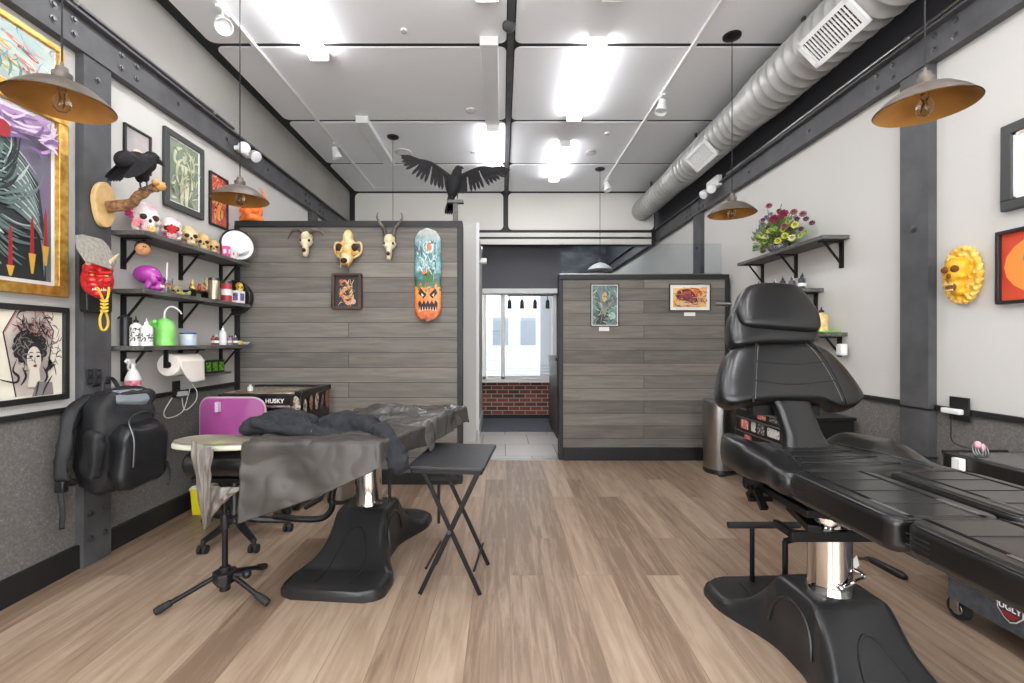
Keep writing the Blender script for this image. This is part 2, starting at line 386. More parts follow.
# dividers
def divider(name, x0, x1, Y, top, left_post=True, right_post=True, ft=.045):
    mb = MB(); mb.box(x0+.02, x1-.02, Y, Y+.1, .1, top-.02); o = struct(mb.build(name, M_part))
    fr = MB(); fr.box(x0, x1, Y-.012, Y+.115, top-.055, top)
    fr.box(x0, x0+ft, Y-.012, Y+.115, 0, top-.055); fr.box(x1-ft, x1, Y-.012, Y+.115, 0, top-.055)
    fr.build('frame', M_black, o, bevel=.003)
    bb = MB(); bb.box(x0+ft, x1-ft, Y-.03, Y, 0, .14); bb.build('baseboard', M_black, o, bevel=.004); return o
YL, YR = 4.22, 5.07
divider('wall_divider_left', XL+.002, -.365, YL, 2.41)
divider('wall_divider_right', .628, 2.50, YR, 2.045)
mb = MB(); mb.box(.64, 2.44, YR+.045, YR+.055, 2.05, 2.39); gp = struct(mb.build('window_2', M_pane))
mb = MB(); mb.box(.64, 2.44, YR+.035, YR+.065, 2.046, 2.06); mb.build('window_frame', M_steel, gp)

# conduits
for (X, z, y0, y1, nm, lb) in ((XL+.085, 3.18, 1.0, 4.05, 0, 'thin dark conduit along the top of the left wall beam'), (XR-.085, 3.125, .5, 5.0, 1, 'pale steel conduit along the top of the right wall beam')):
    t = thing('conduit', (X, (y0+y1)/2, z), lb, 'pipe')
    mb = MB(); mb.tube([(X,y0,z),(X,y1,z)], .014, 10); mb.build('pipe', M_bolt if nm == 0 else M_steel, t, smooth=True)
    for y in (y0+.5, (y0+y1)/2, y1-.3):
        c = MB(); c.tube([(X,y,z),(X,y+.03,z)], .019, 10); c.build('clamp', M_steel, t)
# duct
rot_y = Matrix.Rotation(R(-90), 3, 'X')
t = thing('air_duct', (2.2, 4, 3.2), 'large round ribbed ventilation duct running along under the ceiling', 'duct')
M_duct = mat('galvanised', (180,179,176), .42, metal=.3, col2=(164,163,160), scale=3)
prof = []; y = .2
def rad(y): return pl([(0,.19),(3.8,.19),(4.1,.172),(5.6,.172),(5.85,.158),(9,.158)], y)
while y < 7.38:
    r = rad(y); prof += [(r,y),(r,y+.085),(r+.006,y+.09),(r+.006,y+.1)]; y += .105
DX, DZ = 2.24, 3.40
mb = MB(); mb.lathe([(r, yy) for r, yy in prof], (DX, 0, DZ), 40, 0, rot_y); mb.build('duct_tube', M_duct, t, smooth=True, angle=60)
for pc, u0, sc in (((832,43),None,1.0),((701,163),None,.85)):
    Y = 2.92 if pc[0] == 832 else 4.85
    n = (V(-.72, -.1, -.70)).normalized(); c = V(DX, Y, DZ)+n*(rad(Y)+.035)
    u = V(0,1,0); u = (u-n*u.dot(n)).normalized(); v = n.cross(u).normalized()
    Mx = frame(c, u, v, n); w, h = .42, .21
    g = MB(); g.T = Mx
    for b in ((-w/2,w/2,h/2-.03,h/2,0,.02),(-w/2,w/2,-h/2,-h/2+.03,0,.02),(-w/2,-w/2+.03,-h/2,h/2,0,.02),(w/2-.03,w/2,-h/2,h/2,0,.02)): g.box(*b)
    gr = g.build('grille', M_whpl, t, bevel=.003)
    g = MB(); g.T = Mx; g.box(-w/2+.02,w/2-.02,-h/2+.02,h/2-.02,-.08,-.001); g.build('collar', M_duct, gr)
    g = MB(); g.T = Mx; g.box(-w/2+.03,w/2-.03,-h/2+.03,h/2-.03,0,.002); g.build('backing', M_dark, gr)
    g = MB(); g.T = Mx
    for i in range(16): x = -w/2+.035+(w-.07)*i/15; g.box(x-.0025,x+.0025,-h/2+.025,h/2-.025,.004,.016)
    for i in range(3): yv = -h/2+.03+(h-.06)*(i+1)/4; g.box(-w/2+.03,w/2-.03,yv-.0015,yv+.0015,.004,.008)
    g.build('louvres', M_whpl, gr)
for Y in (3.4, 5.3, 6.9): mb = MB(); mb.box(DX-.01, DX+.01, Y, Y+.03, DZ+.1, ZC); mb.build('hanger_strap', M_bolt, t)

# linear ceiling lights
def linear(x0, x1, y0, y1, lit, label):
    t = thing('ceiling_light', ((x0+x1)/2, (y0+y1)/2, ZC), label, 'light', 'linear ceiling lights')
    mb = MB(); mb.box(x0+.01, x1-.01, y0+.01, y1-.01, ZC-(.012 if lit else .05), ZC-.001); mb.build('housing', M_whpl, t)
    mb = MB(); mb.box(x0, x1, y0+.012, y1-.012, ZC-.072, ZC-(.012 if lit else .05)); mb.build('diffuser', M_lamp if lit else M_lampoff, t, bevel=.006)
    mb = MB(); mb.box(x0-.001, x1+.001, y0, y0+.012, ZC-.074, ZC-.001); mb.build('end_cap', M_whpl, t); mb = MB(); mb.box(x0-.001, x1+.001, y1-.012, y1, ZC-.074, ZC-.001); mb.build('end_cap', M_whpl, t)
def lx(x, y, z=3.637): return onz(x, y, z)
linear(-1.585, -1.44, 2.55, 3.83, True, 'brightly lit linear light at the upper left, nearest on the left side')
linear(-.175, -.03, 3.62, 4.88, False, 'unlit linear light just left of the centre ceiling strip')
linear(.69, .83, 3.62, 4.88, True, 'lit linear light right of the centre strip, the large near one')
linear(-.175, -.03, 5.1, 6.3, True, 'glaring lit linear light left of the centre strip above the spread-wing raven')
linear(.69, .82, 5.5, 6.72, True, 'small lit linear light farthest back on the right')
linear(-1.56, -1.43, 4.9, 6.1, False, 'unlit linear light behind the left pendant cord above the partition')
linear(-.175, -.03, 1.95, 3.17, True, 'linear light cut by the top picture edge left of centre')
linear(.69, .83, 1.95, 3.17, False, 'linear light cut by the top picture edge right of centre')
for x in (-1.5, -.1, .76, 1.6):  # unseen fixtures added behind the camera to brighten the room
    for y in (.25, -1.3): linear(x-.07, x+.07, y, y+1.25, True, 'unseen linear ceiling light added behind the camera')
for y in (8.3, 9.6): linear(1.5, 1.64, y, y+1.2, True, 'unseen ceiling light added in the reception behind the bulkhead')  # hidden lamps added to brighten the reception
# tracks with spotlights
def track(x, z, y0, y1, spots, lb, slb):
    t = thing('track_rail', (x, (y0+y1)/2, z), lb, 'track')
    mb = MB(); mb.box(x-.017, x+.017, y0, y1, ZC-.03, ZC-.002); mb.build('rail', M_whpl, t, bevel=.003)
    for (yy, dirv), l in zip(spots, slb):
        s = thing('track_spotlight', (x, yy, ZC-.03), l, 'spotlight', 'track spotlights')
        mb = MB(); mb.box(x-.015,x+.015,yy-.06,yy+.06,ZC-.05,ZC-.031); mb.tube([(x,yy,ZC-.05),(x,yy,ZC-.11)], .006, 8); mb.build('adapter', M_whpl, s)
        d = Vector(dirv).normalized(); rt = d.to_track_quat('Z','Y').to_matrix(); c = V(x, yy, ZC-.13)
        mb = MB(); mb.lathe([(.012,-.075),(.034,-.06),(.04,-.01),(.058,.055),(.062,.062),(.057,.064),(.036,.01)], c, 20, 0, rt); mb.build('lamp_head', M_whpl, s, smooth=True)
        mb = MB(); mb.lathe([(0,.0),(.028,.005),(.046,.04),(.0,.05)], c, 16, 0, rt); mb.build('reflector_bulb', M_lampoff, s, smooth=True)
track(-2.0, 3.7, .9, 7.2, [(3.29,(.5,-.5,-.8)),(5.54,(.2,.2,-.9))], 'long white track rail along the left part of the ceiling', ['white track spotlight on the left rail near the top picture edge','white track spotlight on the left rail far back'])
track(1.545, 3.7, .9, 7.2, [(4.45,(-.2,-.1,-.9)),(6.75,(.2,-.2,-.9))], 'long white track rail right of centre on the ceiling', ['white track spotlight on the right rail beside the hanging pendant cord','white track spotlight on the right rail at its far end'])
# round ceiling fittings
def disc(x, y, r, nm, lb, cat, m=M_whpl):
    p = onz(x, y, ZC); mb = MB(); mb.lathe([(r,0),(r,-.006),(r*.8,-.014),(0,-.016)], p, 28); mb.lathe([(r*.86,-.012),(r*.84,-.0155),(r*.8,-.012)], p, 28, 1, cap=False)
    tag(mb.build(nm, [m, M_bolt], smooth=True), lb, cat)
disc(403, 152, .11, 'ceiling_speaker', 'round flush speaker in the ceiling behind the left pendant cord', 'speaker')
disc(471, 110, .055, 'ceiling_sensor', 'small round white sensor left of the unlit centre light', 'sensor')
disc(591, 152, .07, 'smoke_detector', 'round smoke detector beside the far right linear light', 'detector')
disc(473, 152, .03, 'sprinkler_cap', 'tiny round sprinkler cap between speaker and glaring light', 'sprinkler')
disc(607, 133, .03, 'sprinkler_cap', 'tiny round sprinkler cap right of the far lit light', 'sprinkler')
disc(404, 30, .025, 'sprinkler_cap', 'tiny round sprinkler cap in the top ceiling panel left of centre', 'sprinkler')
p = onz(509, 24, ZC); mb = MB(); mb.lathe([(.05,0),(.05,-.03),(.03,-.05),(0,-.055)], p, 18); tag(mb.build('junction_box', M_beam, smooth=True), 'round dark electrical box on the centre ceiling strip', 'box')

# pendants
M_shade_o = mat('aged_shade_outside', (112,104,96), .5, metal=.3, col2=(88,80,72), scale=8)
M_shade_i = mat('brass_shade_inside', (190,138,72), .4, metal=.5, col2=(170,118,56), scale=5)
def pendant(loc, label, top_y_off=0, m_o=None, m_i=None):
    t = thing('pendant_lamp', loc, label, 'pendant lamp', 'dome pendant lamps'); c = Vector(loc)    # loc at the rim centre
    sh = [(.028,.105),(.036,.092),(.06,.088),(.1,.07),(.145,.035),(.175,.004),(.178,0)]
    mb = MB(); mb.lathe(sh, c, 40, cap=False); o = mb.build('lamp_shade', m_o or M_shade_o, t, smooth=True, angle=180)
    mb = MB(); mb.lathe([(r-.003, h-.003) for r, h in sh], c, 40, cap=False); mb.build('shade_lining', m_i or M_shade_i, o, smooth=True, angle=180)
    mb = MB(); mb.lathe([(0,.175),(.006,.17),(.007,.155),(.02,.15),(.024,.13),(.034,.125),(.034,.112),(.03,.1)], c, 20); mb.build('socket_cap', M_shade_o, t, smooth=True)
    mb = MB(); mb.tube([c+V(0,0,.165), V(c.x,c.y,ZC-.02)], .0035, 8); mb.build('cord', M_iron, t)
    mb = MB(); mb.lathe([(.07,0),(.068,-.012),(.05,-.022),(.01,-.03),(0,-.031)], V(c.x,c.y,ZC), 24); mb.build('canopy', M_iron, t, smooth=True)
    mb = MB(); mb.lathe([(0,-.035),(.015,-.032),(.028,-.018),(.032,0),(.028,.02),(.014,.05),(.013,.07),(0,.075)], c, 18); b = mb.build('bulb', M_glass, t, smooth=True, angle=180)
    mb = MB(); mb.tube([c+V(.01*math.cos(i*2.1),.01*math.sin(i*2.1), .045-.055*(i % 2)) for i in range(9)], .0012, 5); mb.build('filament', mat('filament', (255,170,80), .5, emit=0), b)
    mb = MB(); mb.lathe([(.014,.1),(.016,.06),(.013,.05)], c, 14); mb.build('socket', mat('brass', (150,110,60), .35, metal=.8), t)
    return t
pendant(at(62,104,1.9), 'large dome pendant at the upper left in front of the painting with fish')
pendant(at(240,200,3.1), 'dome pendant hanging in front of the orange horned mask')
pendant(at(925,108,1.96), 'large brass-lined dome pendant at the upper right')
pendant(at(732,214,3.62), 'brass-lined dome pendant hanging left of the flower arrangement')
pendant(V(-1.28,5.4,2.25), 'pendant whose cord hangs behind the left board partition')
M_wsh = mat('pale_shade', (205,205,205), .4)
pendant(at(600,270,6.4), 'pale dome pendant seen through the glass above the right partition', m_o=M_wsh, m_i=M_wsh)
# ================================================================== framed pictures
def picture(Mx, w, h, label, fw, depth, fm, shapes, bg, cat='picture', name='framed_picture', mattem=None, mw=0, inner=None, glass=False):
    """Mx: frame at the centre of the back; shapes: (material, polygon in [-1,1]^2 art coordinates)"""
    c = Mx.translation; t = thing(name, c-V(0,0,h/2), label, cat)
    f = MB(); f.T = Mx
    for b in ((-w/2,w/2,h/2-fw,h/2),(-w/2,w/2,-h/2,-h/2+fw),(-w/2,-w/2+fw,-h/2+fw,h/2-fw),(w/2-fw,w/2,-h/2+fw,h/2-fw)):
        f.box(b[0],b[1],b[2],b[3],0.002,depth)
    f.build('frame', fm, t, bevel=min(.004, fw*.2))
    if inner:
        g = MB(); g.T = Mx; a = fw; q = inner[1]
        for b in ((-w/2+a,w/2-a,h/2-a-q,h/2-a),(-w/2+a,w/2-a,-h/2+a,-h/2+a+q),(-w/2+a,-w/2+a+q,-h/2+a,h/2-a),(w/2-a-q,w/2-a,-h/2+a,h/2-a)):
            g.box(b[0],b[1],b[2],b[3],.003,depth*.7)
        g.build('inner_border', inner[0], t)
    z = depth*.45
    iw, ih = w-2*fw, h-2*fw
    if mattem:
        g = MB(); g.T = Mx; g.box(-iw/2,iw/2,-ih/2,ih/2,.003,z-.002); g.build('mount', mattem, t); iw -= 2*mw; ih -= 2*mw
    ms = [bg]; a = MB(); a.T = Mx; a.box(-iw/2,iw/2,-ih/2,ih/2,z-.004,z)
    for i, (m, poly) in enumerate(shapes):
        if m not in ms: ms.append(m)
        zz = z+.0004*(i+1)
        pts = [(max(-1,min(1,x))*iw/2, max(-1,min(1,y))*ih/2, zz) for x, y in poly]
        a.add(pts, [tuple(range(len(pts)))], ms.index(m))
    o = a.build('artwork', ms, t); return t
def stroke(pts, w, n=5, taper=True):           # a ribbon polygon along a smooth path
    p = [Vector((x,y,0)) for x, y in pts]; p = spline(p, n); L, Rr = [], []
    for i, q in enumerate(p):
        d = (p[min(i+1,len(p)-1)]-p[max(i-1,0)]); d = Vector((-d.y, d.x, 0)); d = d.normalized() if d.length > 1e-9 else Vector((0,1,0))
        k = w*(math.sin(math.pi*(i+.6)/(len(p)+.2)) if taper else 1); L.append(q+d*k); Rr.append(q-d*k)
    return [(v.x, v.y) for v in L+Rr[::-1]]
def strokes(m, paths, w, **k): return [(m, stroke(p, w, **k)) for p in paths]
def oval(cx, cy, rx, ry, n=18, rot=0): return [(cx+rx*math.cos(a)*math.cos(rot)-ry*math.sin(a)*math.sin(rot), cy+rx*math.cos(a)*math.sin(rot)+ry*math.sin(a)*math.cos(rot)) for a in [2*math.pi*i/n for i in range(n)]]
def P(n, c, **k): return mat('ink_'+n, c, k.pop('rough', .6), **k)
def dabs(ms, n, seed, r=.05, box=(-1,1,-1,1), ln=3.0, ang=None, curl=1.0):
    """many small curved brush strokes"""
    q = random.Random(seed); out = []
    for i in range(n):
        x, y = q.uniform(box[0],box[1]), q.uniform(box[2],box[3]); a = q.uniform(0,6.28) if ang is None else ang+q.uniform(-.5,.5); L_ = r*ln*q.uniform(.5,1.2); c_ = q.uniform(-curl,curl)
        out.append((q.choice(ms), stroke([(x,y),(x+L_*math.cos(a),y+L_*math.sin(a)),(x+L_*(math.cos(a)+math.cos(a+c_)),y+L_*(math.sin(a)+math.sin(a+c_)))], r*q.uniform(.15,.45), n=3)))
    return out
M_gold = mat('gold_frame', (176,128,52), .35, metal=.6, col2=(216,176,92), scale=25)
M_blkfr = mat('black_frame', (34,34,34), .45)
M_gryfr = mat('grey_frame', (62,64,62), .5)
rnd = random.Random(3)
# fish painting, top left
pA0, pA1 = 2.0, 2.545
cA = V(XL+.0, (pA0+pA1)/2, 2.735)
sh = []
for (x,y,r,col) in ((.1,.55,.2,'salmon'),(.45,.3,.22,'red'),(-.1,.25,.18,'yellow'),(.35,-.1,.2,'salmon'),(.05,-.25,.22,'yellow'),(.5,-.45,.2,'red'),(-.2,-.5,.2,'yellow'),(-.5,0,.2,'salmon')):
    m = {'salmon':P('salmon',(214,120,110)),'red':P('redfish',(196,74,64)),'yellow':P('yellowfish',(214,190,96))}[col]
    sh.append((m, oval(x,y,r,.07,14,-.5))); sh.append((m, [(x-r*.8,y+r*.45),(x-r*1.3,y+r*.2),(x-r*1.2,y+r*.9)]))
    sh.append((P('white',(232,232,226)), oval(x+.05,y-.02,r*.5,.02,10,-.5)))
sh += dabs([P('seagreen',(96,140,124)),P('white',(232,232,226)),P('salmon',(214,120,110)),P('fishblue',(120,160,176))], 60, 5, .06)
for i in range(9): sh.append((P('seagreen',(96,140,124)), stroke([(-.95+.2*i,-1),(-.9+.2*i,-.6),(-.98+.2*i,-.3)], .03)))
picture(FL(cA), pA1-pA0, .36, 'gold-framed painting of red and yellow fish at the top left corner', .03, .03, M_gold, sh, P('fishbg',(168,190,186),col2=(214,218,206),scale=5), mattem=M_paper, mw=.012)
# big dark-robed portrait
yB1, yB0 = 2.555, 1.65; cB = V(XL, (yB0+yB1)/2, 2.045)
sh = []; dk = P('robe_dark',(46,52,54)); rb = P('robe_grey',(104,122,120)); rl = P('robe_light',(176,190,184))
sh.append((P('violet',(150,118,160),col2=(196,172,200),scale=6), [(-1,.5),(1,.8),(1,1),(-1,1)])); 
sh.append((dk, [(-.35,-1),(-.3,-.2),(.0,.2),(.1,.62),(.3,.72),(.62,.45),(.82,.2),(.9,-.3),(.93,-1)]))
for i in range(16):
    a = i/15; sh.append((rb if i%2 else rl, stroke([(-.15+.1*a,-.2-.05*a),(.2+.2*a,.1+.5*(1-a)-.25*a),(.5+.35*a, .55-1.0*a),(.8+.08*a,.3-1.25*a)], .022 if i%2 else .012)))
sh.append((P('skin_pale',(226,206,200)), oval(-.15,.05,.24,.3))); sh.append((P('hair_dark',(40,30,38)), stroke([(-.4,-.1),(-.42,.3),(-.15,.5),(.12,.3),(.12,-.05)], .09)))
sh.append((P('lips',(150,32,40)), oval(-.1,-.12,.06,.03))); sh.append((dk, oval(-.02,.08,.05,.025))); sh.append((dk, oval(-.24,.08,.05,.025)))
q_ = random.Random(8)
for i in range(46):
    a = q_.uniform(-1.5,1.25); r0 = q_.uniform(.2,.55); r1 = r0+q_.uniform(.25,.55); bx_, by_ = .02, -.1
    sh.append((q_.choice([rb,rl,dk,rb]), stroke([(bx_+r0*math.cos(a), by_+r0*math.sin(a)*1.05),(bx_+(r0+r1)/2*math.cos(a+.1), by_+(r0+r1)/2*math.sin(a+.1)),(bx_+min(r1,.9)*math.cos(a+.25), by_+r1*math.sin(a+.25))], q_.uniform(.008,.024), n=4)))
sh += dabs([P('violet2',(172,140,184)),P('violet3',(120,90,140)),P('violet4',(210,190,214))], 40, 12, .07, (-.2,1,.5,1), ang=.3)
sh.append((P('crimson',(150,34,40)), oval(.26,.66,.09,.1))); sh.append((P('goldink',(206,158,60)), stroke([(.1,.6),(.12,.45),(.2,.3)], .03)))
for x, y0 in ((.62,-.42),(.8,-.3),(.34,-.6)):
    sh.append((P('crimson',(150,34,40)), [(x-.03,y0-.3),(x+.03,y0-.3),(x+.018,y0+.1),(x,y0+.2),(x-.018,y0+.1)])); sh.append((P('goldink',(206,158,60)), [(x-.05,y0-.28),(x+.05,y0-.28),(x+.015,y0-.52),(x-.015,y0-.52)]))
picture(FL(cB), yB1-yB0, 1.0, 'large gold-framed painting of a figure in a dark robe with red candles', .055, .045, M_gold, sh, P('robebg',(120,100,130),col2=(90,110,108),scale=3), mattem=M_paper, mw=.022)
# coffin woman drawing
cC = V(XL, 2.372, 1.237); sh = []
ink = P('ink',(46,42,44)); inl = P('inkgrey',(128,122,120)); 
sh += [(P('coffinbg',(186,176,168),col2=(212,202,190),scale=9), [(-.38,1),(.38,1),(.72,.55),(.42,-.95),(-.38,-.95),(-.72,.5)])]
sh += strokes(ink, [[(-.38,1),(-.72,.5),(-.38,-.95)],[(.38,1),(.72,.55),(.42,-.95)]], .02, taper=False, n=1)
sh += strokes(P('rosy',(184,120,116)), [[(-.36,.98),(-.69,.5)],[(.4,-.9),(.1,-.8)]], .018, taper=False, n=1)
sh.append((ink, oval(0,.14,.44,.36))); 
for i in range(14):
    a = 2*math.pi*i/14; sh.append((ink, oval(.42*math.cos(a), .16+.34*math.sin(a), .1, .09, 10)))
for i in range(12):
    a = 2*math.pi*i/12+.2; sh.append((inl, stroke([(.3*math.cos(a),.18+.25*math.sin(a)),(.42*math.cos(a+.2),.18+.34*math.sin(a+.2)),(.38*math.cos(a+.5),.16+.3*math.sin(a+.5))], .012)))
sh.append((P('facepale',(222,214,200)), oval(.06,-.12,.21,.3))); sh.append((P('facepale',(222,214,200)), [(-.06,-.3),(.2,-.3),(.26,-.75),(-.12,-.75)]))
for x in (-.03,.17): sh.append((ink, oval(x,-.05,.055,.025,10))); sh.append((ink, stroke([(x-.07,.02),(x,.045),(x+.07,.02)], .012)))
sh.append((P('lipdark',(120,60,56)), oval(.08,-.27,.06,.032,12))); sh += strokes(ink, [[(.08,-.05),(.06,-.17),(.11,-.18)]], .01)
for pth in ([(0,.5),(-.1,.65),(.1,.72),(-.02,.85)],[(.2,.5),(.35,.6),(.25,.7),(.4,.75)],[(-.2,.5),(-.35,.55),(-.25,.65),(-.45,.66)],[(-.45,-.1),(-.55,-.35),(-.4,-.5),(-.5,-.62),(-1,-.5)],[(.45,-.05),(.5,-.25),(.4,-.4),(.7,-.25)],[(-.3,-.3),(-.2,-.5),(-.35,-.7)],[(.3,-.3),(.42,-.55),(.2,-.8)],[(-.55,.3),(-.4,.45),(-.3,.4)],[(.55,.35),(.4,.5),(.6,.6)]): sh.append((ink, stroke(pth, .035)))
sh += dabs([ink, inl, P('rosy',(184,120,116))], 70, 3, .05, (-.5,.5,.35,.95))+dabs([ink, inl], 26, 4, .045, (-.55,-.35,-.3,.4))+dabs([ink,inl], 20, 6, .045, (.33,.5,-.3,.4))
sh.append((inl, [(-.15,-.62),(.3,-.66),(.34,-.95),(-.3,-.95)])); sh += strokes(ink, [[(.3,-.5),(.1,-.75),(0,-.95)],[(-.1,-.6),(-.2,-.95)]], .03)
picture(FL(cC), .41, .508, 'black-framed drawing of a curly-haired woman in a coffin outline', .03, .03, M_blkfr, sh, M_cream)
# small frame behind the raven
cS = V(XL, 3.08, 2.585)
picture(FL(cS), .225, .27, 'small dark-framed landscape partly hidden behind the perched raven', .014, .022, M_blkfr, [(P('sunglow',(236,214,180)), oval(.1,-.2,.5,.25)), (P('mountain',(110,104,106)), [(-1,-1),(-1,-.2),(-.3,-.5),(.3,-.35),(1,-.6),(1,-1)])], P('dusk',(150,146,150),col2=(200,190,184),scale=3))
# white-inked figure on green
cD = V(XL, 3.53, 2.575); fg = P('figurecream',(226,222,196),col2=(190,196,160),scale=12); sh = []
sh.append((fg, oval(0,.5,.13,.13))); sh.append((fg, [(-.22,.32),(.22,.32),(.16,.0),(.3,-.35),(.22,-.95),(.06,-.95),(0,-.45),(-.08,-.95),(-.25,-.95),(-.28,-.35),(-.15,.0)]))
sh += strokes(fg, [[(-.2,.25),(-.62,.35),(-.5,.7),(-.1,.85)],[(.2,.25),(.6,.3),(.55,.62),(.15,.8)],[(-.1,.5),(-.4,.3),(-.5,-.1),(-.35,-.3)],[(.15,.5),(.45,.1),(.5,-.3),(.3,-.7)]], .075)
sh += strokes(P('olive',(120,128,100)), [[(0,.3),(-.05,0),(.02,-.4)],[(-.2,.1),(0,-.05),(.2,.1)],[(-.15,-.3),(0,-.4),(.2,-.3)]], .03)
sh += dabs([fg,P('olive',(120,128,100)),P('mist',(168,176,150))], 60, 7, .08, (-.75,.75,-.9,.9))
picture(FL(cD), .435, .572, 'grey-framed pale glowing figure on a green ground, right of the raven', .048, .028, M_gryfr, sh, P('greenbg',(122,136,118),col2=(150,160,142),scale=4), inner=(M_paper,.008))
# red picture
cE = V(XL, 3.96, 2.51); sh = [(P('flame',(226,136,60),col2=(240,200,110),scale=9), oval(.1,-.35,.5,.45)), (P('rose_red',(186,48,58),col2=(226,90,84),scale=10), oval(-.1,.5,.6,.35)), (P('dkred',(96,26,36)), oval(-.1,.45,.2,.12))]
sh += strokes(P('dkred',(96,26,36)), [[(-.5,-.8),(-.2,-.2),(.3,0),(.5,.5)],[(.4,-.9),(.2,-.5),(.5,-.1)]], .06)
sh += dabs([P('flame',(226,136,60)),P('dkred',(96,26,36)),P('rose_red',(186,48,58)),P('paleflame',(240,200,130))], 60, 9, .09)
picture(FL(cE), .25, .445, 'narrow dark-framed red and orange picture behind the pendant shade', .014, .024, M_blkfr, sh, P('redbg',(170,60,64),col2=(206,110,90),scale=5))
# right wall pictures
sh = [(P('f_ink',(60,58,54)), stroke([(-.4,.6),(.1,.2),(-.2,-.3),(.3,-.8)], .08)), (P('f_ink',(60,58,54)), oval(.1,.4,.25,.15))]
picture(FR(V(XR, 2.055, 2.162)), .50, .425, 'thick grey-framed cream print cut by the right picture edge', .05, .035, M_gryfr, sh, M_cream, inner=(M_paper,.012))
gr_ = P('teal_skin',(60,140,104)); sh = [(P('glow_orange',(232,142,62)), oval(0,0,.95,.9)), (gr_, oval(.05,.2,.6,.6)), (P('pale_rim',(226,208,140)), stroke([(-.5,-.2),(-.2,-.7),(.4,-.75),(.7,-.2)], .12)), (P('f_ink',(60,58,54)), oval(-.15,.25,.12,.1)), (P('f_ink',(60,58,54)), oval(.3,.25,.12,.1)), (P('redmouth',(170,40,36)), oval(.1,-.2,.3,.12))]
picture(FR(V(XR, 2.105, 1.672)), .45, .365, 'black-framed orange and green painting below the thick grey frame', .016, .035, M_blkfr, sh, P('orangebg',(206,84,44),col2=(190,50,40),scale=3))
# right divider pictures
p0, p1 = at(590.5,284,YR), at(618.5,326.5,YR); c = (p0+p1)/2
sh = [(P('deep_teal',(84,104,104)), stroke([(-.9,.8),(-.5,.1),(-.7,-.9)], .2)), (P('skin_gold',(206,168,110)), oval(-.02,.42,.2,.26)), (P('collar',(150,142,124)), [(-.6,.2),(-.2,.1),(0,-.35),(.25,.1),(.7,.25),(.3,-.2),(.05,-.7),(-.25,-.25)]), (P('darkcoat',(62,66,66)), [(-.7,-1),(-.4,-.1),(0,-.6),(.3,-.1),(.2,-1)]), (P('mint',(160,200,186)), oval(.6,-.55,.28,.2))]
sh += dabs([P('darkcoat',(62,66,66)),P('deep_teal',(84,104,104)),P('collar',(150,142,124)),P('mint',(160,200,186))], 80, 10, .08)
sh += [(P('skin_gold',(206,168,110)), oval(-.02,.42,.17,.22))]
sh += [(P('f_ink',(60,58,54)), oval(x,.42,.05,.05,8)) for x in (-.1,.07)]
picture(FP(V(c.x,YR,c.z)), p1.x-p0.x, p0.z-p1.z, 'tall small print of a bearded figure on the right partition', .008, .02, M_blkfr, sh, P('tealwash',(128,150,146),col2=(92,112,112),scale=9), mattem=M_paper, mw=.01)
p0, p1 = at(669,284,YR), at(710,311,YR); c = (p0+p1)/2
sh = [(P('plum',(110,44,58),col2=(160,90,80),scale=20), oval(-.35,.25,.5,.6)), (P('plum',(110,44,58)), oval(.1,-.25,.35,.4)), (P('sunorange',(232,122,48)), oval(.45,.4,.3,.4)), (P('cheek',(230,196,150)), oval(-.35,-.65,.45,.25)), (P('plum2',(80,34,52)), stroke([(-.8,-.4),(-.6,.4),(-.1,.8),(.3,.1),(.5,-.7)], .07))]
sh += dabs([P('plum',(110,44,58)),P('plum2',(80,34,52)),P('sunorange',(232,122,48)),P('cheek',(230,196,150)),P('mauveink',(150,80,110))], 110, 11, .08)
picture(FP(V(c.x,YR,c.z)), p1.x-p0.x, p0.z-p1.z, 'wide small print of orange and plum blossoms on the right partition', .007, .02, M_blkfr, sh, P('amberwash',(232,180,90),col2=(240,206,150),scale=6), mattem=M_paper, mw=.035)
for x0, x1, y0, y1, l in ((599,609,327,331,'small white caption card under the tall bearded-figure print'),(684,695,312.5,316,'small white caption card under the wide blossom print')):
    a, b = at(x0,y0,YR), at(x1,y1,YR); mb = MB(); mb.box(a.x,b.x,YR-.008,YR-.002,b.z,a.z); tag(mb.build('caption_card', M_paper), l, 'card')

